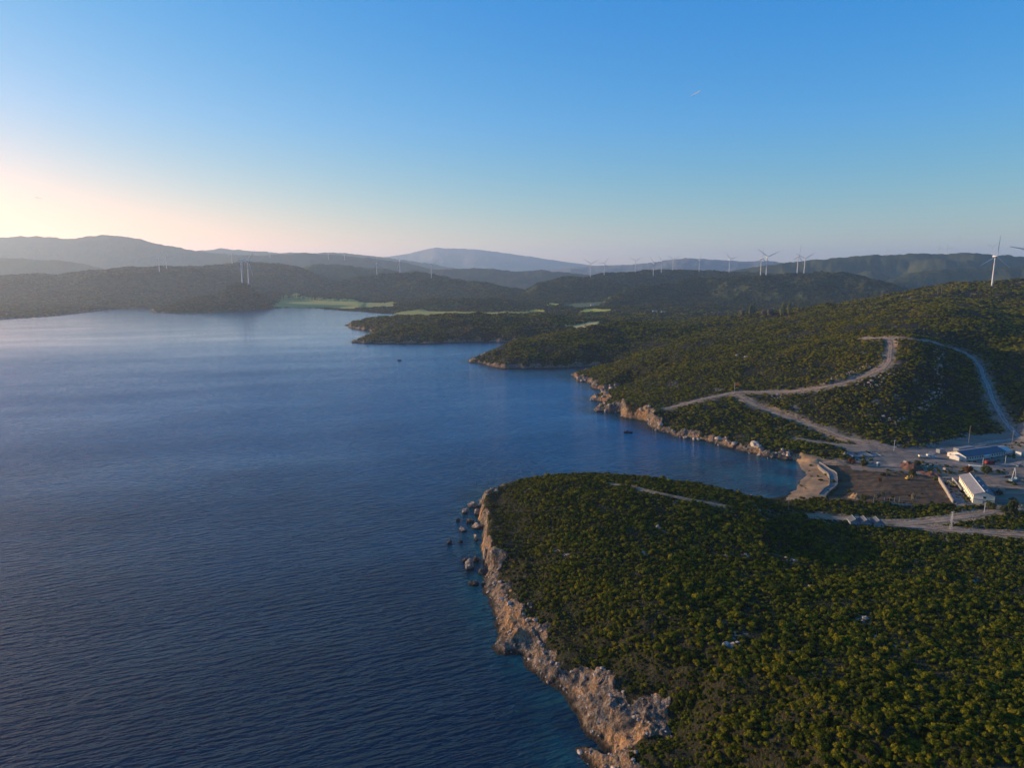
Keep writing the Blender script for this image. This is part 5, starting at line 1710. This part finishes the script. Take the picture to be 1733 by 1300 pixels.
for k, (px, h, w, lab) in enumerate([(1268.5, 20, 5, 'first slim poplar of the close three beyond the slope'), (1271.5, 22, 5, 'middle poplar of the close three beyond the slope'), (1275.5, 21, 5, 'slightly detached poplar of the close three beyond the slope'),
                                     (1325, 24, 11, 'widest poplar clump beyond the slope'), (1335, 24, 7, 'single poplar beside the widest clump')]):
    make_tree(px, 534, h, w, M['poplar'], lab, 30 + k, 0.1, 'tree', 'poplar_tree', 2400, 1.6, 'poplars in the valley')
for k, px in enumerate([1196, 1210, 1217, 1224, 1234, 1256, 1294, 1303]):
    make_tree(px, 536 - k * 0.2, 12 + (k % 3) * 2, 12, M['paleleaf'], 'pale greyish tree in the valley tree row', 50 + k, 0.2, 'tree', 'tree', 2400, 1.1, 'pale trees of the valley row')


# ------------------------------------------------------------------ poles, flag, pylons
def pole(px, py, py_top, label, nm='utility_pole', arm=True, mat='wood', rad_=0.16, dmax=3000):
    x, y, z = hit_down(px, py, dmax, Z)
    top = at_d(px, py_top, y)[2]
    h = max(top - z, 3.0)
    root = empty(nm, (x, y, z), 0.4)
    MB().tube((0, 0, -0.5), (0, 0, h), rad_, rad_ * 0.7, 10).build('shaft', M[mat], root)
    if arm:
        MB().box(0, 0, h - 0.45, 1.9, 0.14, 0.14).build('crossarm', M[mat], root)
        for s in (-0.8, 0, 0.8):
            MB().tube((s, 0, h - 0.38), (s, 0, h - 0.1), 0.07, 0.05, 6).build('insulator', M['white'], root)
    prop(root, label, 'pole')
    return root, h


pole(1512.7, 763.5, 745, 'pale pole at the bottom of the dark slope by the track', mat='steel')
pole(1334, 866, 838, 'slim pole rising from the scrub above the beach')
pole(1665.6, 869, 851, 'pale pole before the gable of the cream building', mat='steel')
pole(1639, 752, 721, 'tall dark pole on the grey road behind the barrack')
pole(1713, 749, 729, 'dark pole beside the road junction above the cabin')
pole(1701, 785, 771, 'pale lamp pole in the shaded yard of the barrack', 'lamp_pole', False, 'steel')
pole(1663, 787, 775, 'short pale lamp pole near the red truck', 'lamp_pole', False, 'steel')
pole(1503, 623, 611, 'small pole at the bend of the ridge track')
pole(1409, 516, 511, 'far stub pole carrying the cable down the hill', dmax=2000)
for k, (px, lab) in enumerate([(1478, 'first thin stake'), (1496, 'second thin stake'), (1505, 'third thin stake'), (1513, 'fourth thin stake'), (1521, 'fifth thin stake')]):
    pole(px, 853 + k * 0.6, 842, lab + ' counted along the low broken white wall', 'fence_stake', False, 'wood', 0.12)

# lattice pole beside the sandy road
x, y, z = hit(1609, 897, Z)
h = at_d(1613, 866, y)[2] - z
lp = empty('lattice_pole', (x, y, z), 0.3)
m = MB()
for sx in (-1, 1):
    for sy in (-1, 1):
        m.tube((sx * 0.55, sy * 0.55, -0.3), (sx * 0.18, sy * 0.18, h), 0.07, 0.05, 6)
for k in range(9):
    a = k / 9; b = (k + 1) / 9
    wa = 0.55 - 0.37 * a; wb = 0.55 - 0.37 * b
    for (p, q) in (((-1, -1), (1, -1)), ((1, -1), (1, 1)), ((1, 1), (-1, 1)), ((-1, 1), (-1, -1))):
        m.tube((p[0] * wa, p[1] * wa, a * h), (q[0] * wb, q[1] * wb, b * h), 0.035, 0.035, 4)
m.build('lattice', M['steel'], lp)
MB().box(0, 0, h - 0.4, 2.2, 0.14, 0.14).build('crossarm', M['steel'], lp)
for s in (-0.95, 0, 0.95):
    MB().tube((s, 0, h - 0.32), (s, 0, h), 0.08, 0.06, 6).build('insulator', M['white'], lp)
prop(lp, 'tall pale lattice pole beside the sandy road', 'pole')

# flag
x, y, z = hit(1242.5, 666.5, Z)
h = at_d(1243, 647, y)[2] - z
fp = empty('flagpole', (x, y, z))
MB().tube((0, 0, -0.4), (0, 0, h), 0.14, 0.09, 10).build('shaft', M['white'], fp)
MB().box(0, 0, 0.15, 1.6, 1.6, 0.5, 0, 0.05).build('plinth', M['paleconc'], fp)
bm = bmesh.new()
NX, NY = 14, 8
vs = [[bm.verts.new((0.1 + 4.0 * i / NX, 0.35 * math.sin(i * 0.9) * (i / NX), h - 0.2 - 2.8 * j / NY - 0.25 * (i / NX) ** 2)) for j in range(NY + 1)] for i in range(NX + 1)]
for i in range(NX):
    for j in range(NY):
        bm.faces.new((vs[i][j], vs[i + 1][j], vs[i + 1][j + 1], vs[i][j + 1])).smooth = True
me = bpy.data.meshes.new('flag'); bm.to_mesh(me); bm.free()
link('flag', me, M['orange'], fp).rotation_euler = (0, 0, -0.2)
prop(fp, 'white flagpole flying a plain orange red flag where tracks meet', 'flagpole')


def hframe(px, py, ptop, gap, label):
    x, y, z = hit_down(px, py, 2300, Z)
    h = at_d(px, ptop, y)[2] - z
    root = empty('power_pylon', (x, y, z))
    for s in (-1, 1):
        MB().tube((s * gap / 2, 0, -0.5), (s * gap / 2, 0, h), 0.24, 0.16, 8).build('leg', M['wood'], root)
    MB().box(0, 0, h - 1.2, gap + 3, 0.18, 0.25).box(0, 0, h * 0.62, gap, 0.14, 0.18).build('crossarm', M['wood'], root)
    prop(root, label, 'pylon')
    return (x, y, z + h)


p1 = hframe(1589.7, 498, 482.5, 6.0, 'twin post pylon on the stony hill top')
p2 = hframe(1491.6, 507.5, 491.5, 2.4, 'grey twin post pylon on the hill shoulder against the shaded wood')
p3 = at_d(1409, 512, 1900)


def cable(p, q, label):
    m = MB()
    for off in (-3.0, 0.0, 3.0):
        pr = None
        for k in range(17):
            t = k / 16
            c = (p[0] + (q[0] - p[0]) * t + off * 0.4, p[1] + (q[1] - p[1]) * t + off, p[2] + (q[2] - p[2]) * t - 5 * 4 * t * (1 - t) * 0.5)
            if pr:
                m.tube(pr, c, 0.022, 0.022, 4, False)
            pr = c
    prop(m.build('power_line', M['black']), label, 'cable')


cable(p1, p2, 'sagging power cables between the two twin post pylons')


# ------------------------------------------------------------------ boats
def hull_mesh(L, W, H, mat):
    bm = bmesh.new()
    secs = []
    for k in range(11):
        t = k / 10
        w = W / 2 * (1 - max(0, (t - 0.45) / 0.55) ** 2.2) * (0.86 + 0.14 * min(1, t * 4))
        sh = H * (1 + 0.35 * max(0, t - 0.4) ** 1.5 * 2)
        x = -L / 2 + L * t
        secs.append([bm.verts.new(p) for p in ((x, -w, sh), (x, -w * 0.85, 0.1), (x + (0.0), 0, -0.35 + 0.2 * t), (x, w * 0.85, 0.1), (x, w, sh), (x, w * 0.8, sh), (x, w * 0.7, sh * 0.5), (x, -w * 0.7, sh * 0.5), (x, -w * 0.8, sh))])
    n = 9
    for a, b in zip(secs[:-1], secs[1:]):
        for i in range(n):
            bm.faces.new((a[i], a[(i + 1) % n], b[(i + 1) % n], b[i]))
    bm.faces.new(secs[0][::-1]); bm.faces.new(secs[-1])
    bmesh.ops.recalc_face_normals(bm, faces=bm.faces)
    me = bpy.data.meshes.new('hull'); bm.to_mesh(me); bm.free()
    me.materials.append(mat)
    return me


x, y, _ = at_z(1063, 733, 0)
bt = empty('fishing_boat', (x, y, 0.0), math.radians(-8))
link('hull', hull_mesh(7.6, 2.6, 1.0, M['darkhull']), None, bt)
c = MB().box(-0.6, 0, 1.35, 2.2, 1.6, 1.5, 0, 0.12).build('wheelhouse', M['darkhull'], bt)
MB().box(0.52, 0, 1.65, 0.05, 1.3, 0.5).box(-0.6, 0.82, 1.65, 1.5, 0.05, 0.5).box(-0.6, -0.82, 1.65, 1.5, 0.05, 0.5).build('window', M['glass'], c)
MB().tube((-1.9, 0, 1.0), (-1.9, 0, 3.0), 0.05, 0.04, 6).build('mast', M['steel'], bt)
MB().box(0.6, 0, 0.95, 0.6, 1.6, 0.12).build('thwart', M['wood'], bt)
prop(bt, 'small dark fishing boat moored under the orange cliff', 'boat')

x, y, _ = at_z(676, 610.5, 0)
b2 = empty('motorboat', (x, y, 0.0), math.radians(190))
link('hull', hull_mesh(6.6, 2.6, 1.1, M['darkhull']), None, b2)
c = MB().box(-0.2, 0, 1.6, 2.6, 1.8, 1.3, 0, 0.15).build('cabin', M['blue'], b2)
MB().box(1.12, 0, 1.8, 0.05, 1.5, 0.6).box(-0.2, 0.92, 1.8, 1.8, 0.05, 0.55).box(-0.2, -0.92, 1.8, 1.8, 0.05, 0.55).build('window', M['glass'], c)
MB().box(-3.4, 0, 0.9, 0.5, 0.6, 0.9, 0, 0.08).build('outboard_motor', M['black'], b2)
prop(b2, 'small dark motorboat under way far out in the bay', 'boat')
wk = []
pa_ = at_z(688, 609, 0); pb_ = at_z(800, 596.5, 0)
N = 60
V = []
for k in range(N + 1):
    t = k / N
    cx = pa_[0] + (pb_[0] - pa_[0]) * t; cy = pa_[1] + (pb_[1] - pa_[1]) * t
    w = (0.5 + 1.5 * t) * (0.55 + 0.45 * math.sin(k * 1.7) * math.sin(k * 0.61)) * (1 - t) ** 0.4 + 0.05
    V += [(cx, cy - w, 0.03), (cx, cy + w, 0.03)]
q = np.array([(2 * k, 2 * k + 2, 2 * k + 3, 2 * k + 1) for k in range(N)])
prop(link('boat_wake', np_mesh('boat_wake', np.array(V), q), M['foam']), 'thin pale wake trailing behind the motorboat', 'wake', None, 'structure')


# ------------------------------------------------------------------ contrails high in the sky
def contrail(p, q, D, r, label):
    a = at_d(*p, D); b = at_d(*q, D)
    m = MB()
    n = 14
    pr = None
    for k in range(n + 1):
        t = k / n
        c = tuple(a[i] + (b[i] - a[i]) * t for i in range(3))
        c = (c[0], c[1], c[2] + r * 0.4 * math.sin(k * 1.9))
        rr = r * (0.15 + t)
        if pr:
            m.tube(pr[0], c, pr[1], rr, 8, False)
        pr = (c, rr)
    prop(m.build('contrail', M['vapour']), label, 'contrail', None, 'structure')


contrail((1169, 161.5), (1184, 154), 36000, 26, 'short white contrail in the open blue sky')
contrail((75, 336), (60, 333.5), 36000, 14, 'faint white contrail low above the hazy ridge')

# ------------------------------------------------------------------ haze, sky, sun, camera
hz = MB().box(0, 8750, 331, 50000, 25500, 678)
ho = hz.build('haze', None)
hm = bpy.data.materials.new('haze'); hm.use_nodes = True
nt = hm.node_tree; nt.nodes.clear()
out = nt.nodes.new('ShaderNodeOutputMaterial')
pvn = nt.nodes.new('ShaderNodeVolumePrincipled')
pvn.inputs['Color'].default_value = (0.58, 0.79, 1.0, 1)
pvn.inputs['Density'].default_value = 0.000058
pvn.inputs['Anisotropy'].default_value = 0.46
nt.links.new(pvn.outputs[0], out.inputs['Volume'])
ho.data.materials.append(hm)
prop(ho, 'thin pale evening haze filling the whole bay', 'haze', None, 'stuff')

w = bpy.data.worlds.new('World'); S.world = w
w.use_nodes = True
nt = w.node_tree
bg = nt.nodes['Background']
sky = nt.nodes.new('ShaderNodeTexSky')
sky.sky_type = 'NISHITA'
sky.sun_disc = False
sky.sun_elevation = SUN_EL
sky.sun_rotation = SUN_AZ
sky.altitude = 100
sky.air_density = 0.7
sky.dust_density = 0.6
sky.ozone_density = 4.5
# white balance and blue tone curve of the sky light
sc_ = nt.nodes.new('ShaderNodeSeparateColor'); cc_ = nt.nodes.new('ShaderNodeCombineColor')
nt.links.new(sky.outputs[0], sc_.inputs[0])
for i, (k, g) in enumerate(((1.78, 1.30), (2.75, 0.62), (5.25, 0.26))):
    p = nt.nodes.new('ShaderNodeMath'); p.operation = 'POWER'; p.inputs[1].default_value = g
    q = nt.nodes.new('ShaderNodeMath'); q.operation = 'MULTIPLY'; q.inputs[1].default_value = k
    nt.links.new(sc_.outputs[i], p.inputs[0]); nt.links.new(p.outputs[0], q.inputs[0]); nt.links.new(q.outputs[0], cc_.inputs[i])
tcw = nt.nodes.new('ShaderNodeTexCoord'); spw = nt.nodes.new('ShaderNodeSeparateXYZ')
nt.links.new(tcw.outputs['Generated'], spw.inputs[0])
rw = nt.nodes.new('ShaderNodeValToRGB')
rw.color_ramp.elements[0].position = 0.0; rw.color_ramp.elements[0].color = (1.75, 0.98, 0.46, 1)
rw.color_ramp.elements[1].position = 0.36; rw.color_ramp.elements[1].color = (0.50, 0.79, 0.85, 1)
_e = rw.color_ramp.elements.new(0.19); _e.color = (1.04, 0.90, 0.84, 1)
nt.links.new(spw.outputs[2], rw.inputs[0])
wm = nt.nodes.new('ShaderNodeMix'); wm.data_type = 'RGBA'; wm.blend_type = 'MULTIPLY'; wm.inputs['Factor'].default_value = 1.0
nt.links.new(cc_.outputs[0], wm.inputs[6]); nt.links.new(rw.outputs[0], wm.inputs[7])
nt.links.new(wm.outputs[2], bg.inputs[0])
bg.inputs[1].default_value = 0.085

sun = bpy.data.lights.new('sun', 'SUN')
sun.energy = 5.0
sun.angle = math.radians(0.6)
sun.color = (1.0, 0.77, 0.48)
so = bpy.data.objects.new('sun', sun)
COL.objects.link(so)
d = Vector((math.sin(SUN_AZ) * math.cos(SUN_EL), math.cos(SUN_AZ) * math.cos(SUN_EL), math.sin(SUN_EL)))
so.rotation_euler = (-d).to_track_quat('-Z', 'Y').to_euler()

cam = bpy.data.cameras.new('camera')
cam.sensor_fit = 'HORIZONTAL'
cam.sensor_width = 36.0
cam.lens = 36.0 * F / CW
cam.clip_start = 1.0
cam.clip_end = 200000
co = bpy.data.objects.new('camera', cam)
COL.objects.link(co)
co.location = (0, 0, CAMZ)
co.rotation_euler = (PI / 2 - PITCH, 0, 0)
S.camera = co

S.view_settings.view_transform = 'Standard'
S.view_settings.look = 'None'
S.view_settings.exposure = 0.58
S.view_settings.gamma = 1.0
S.cycles.use_denoising = True
S.cycles.max_bounces = 5
S.cycles.diffuse_bounces = 2
S.cycles.glossy_bounces = 2
S.cycles.transmission_bounces = 2
S.cycles.volume_bounces = 2
S.cycles.transparent_max_bounces = 4
S.cycles.use_adaptive_sampling = True
S.cycles.adaptive_threshold = 0.015
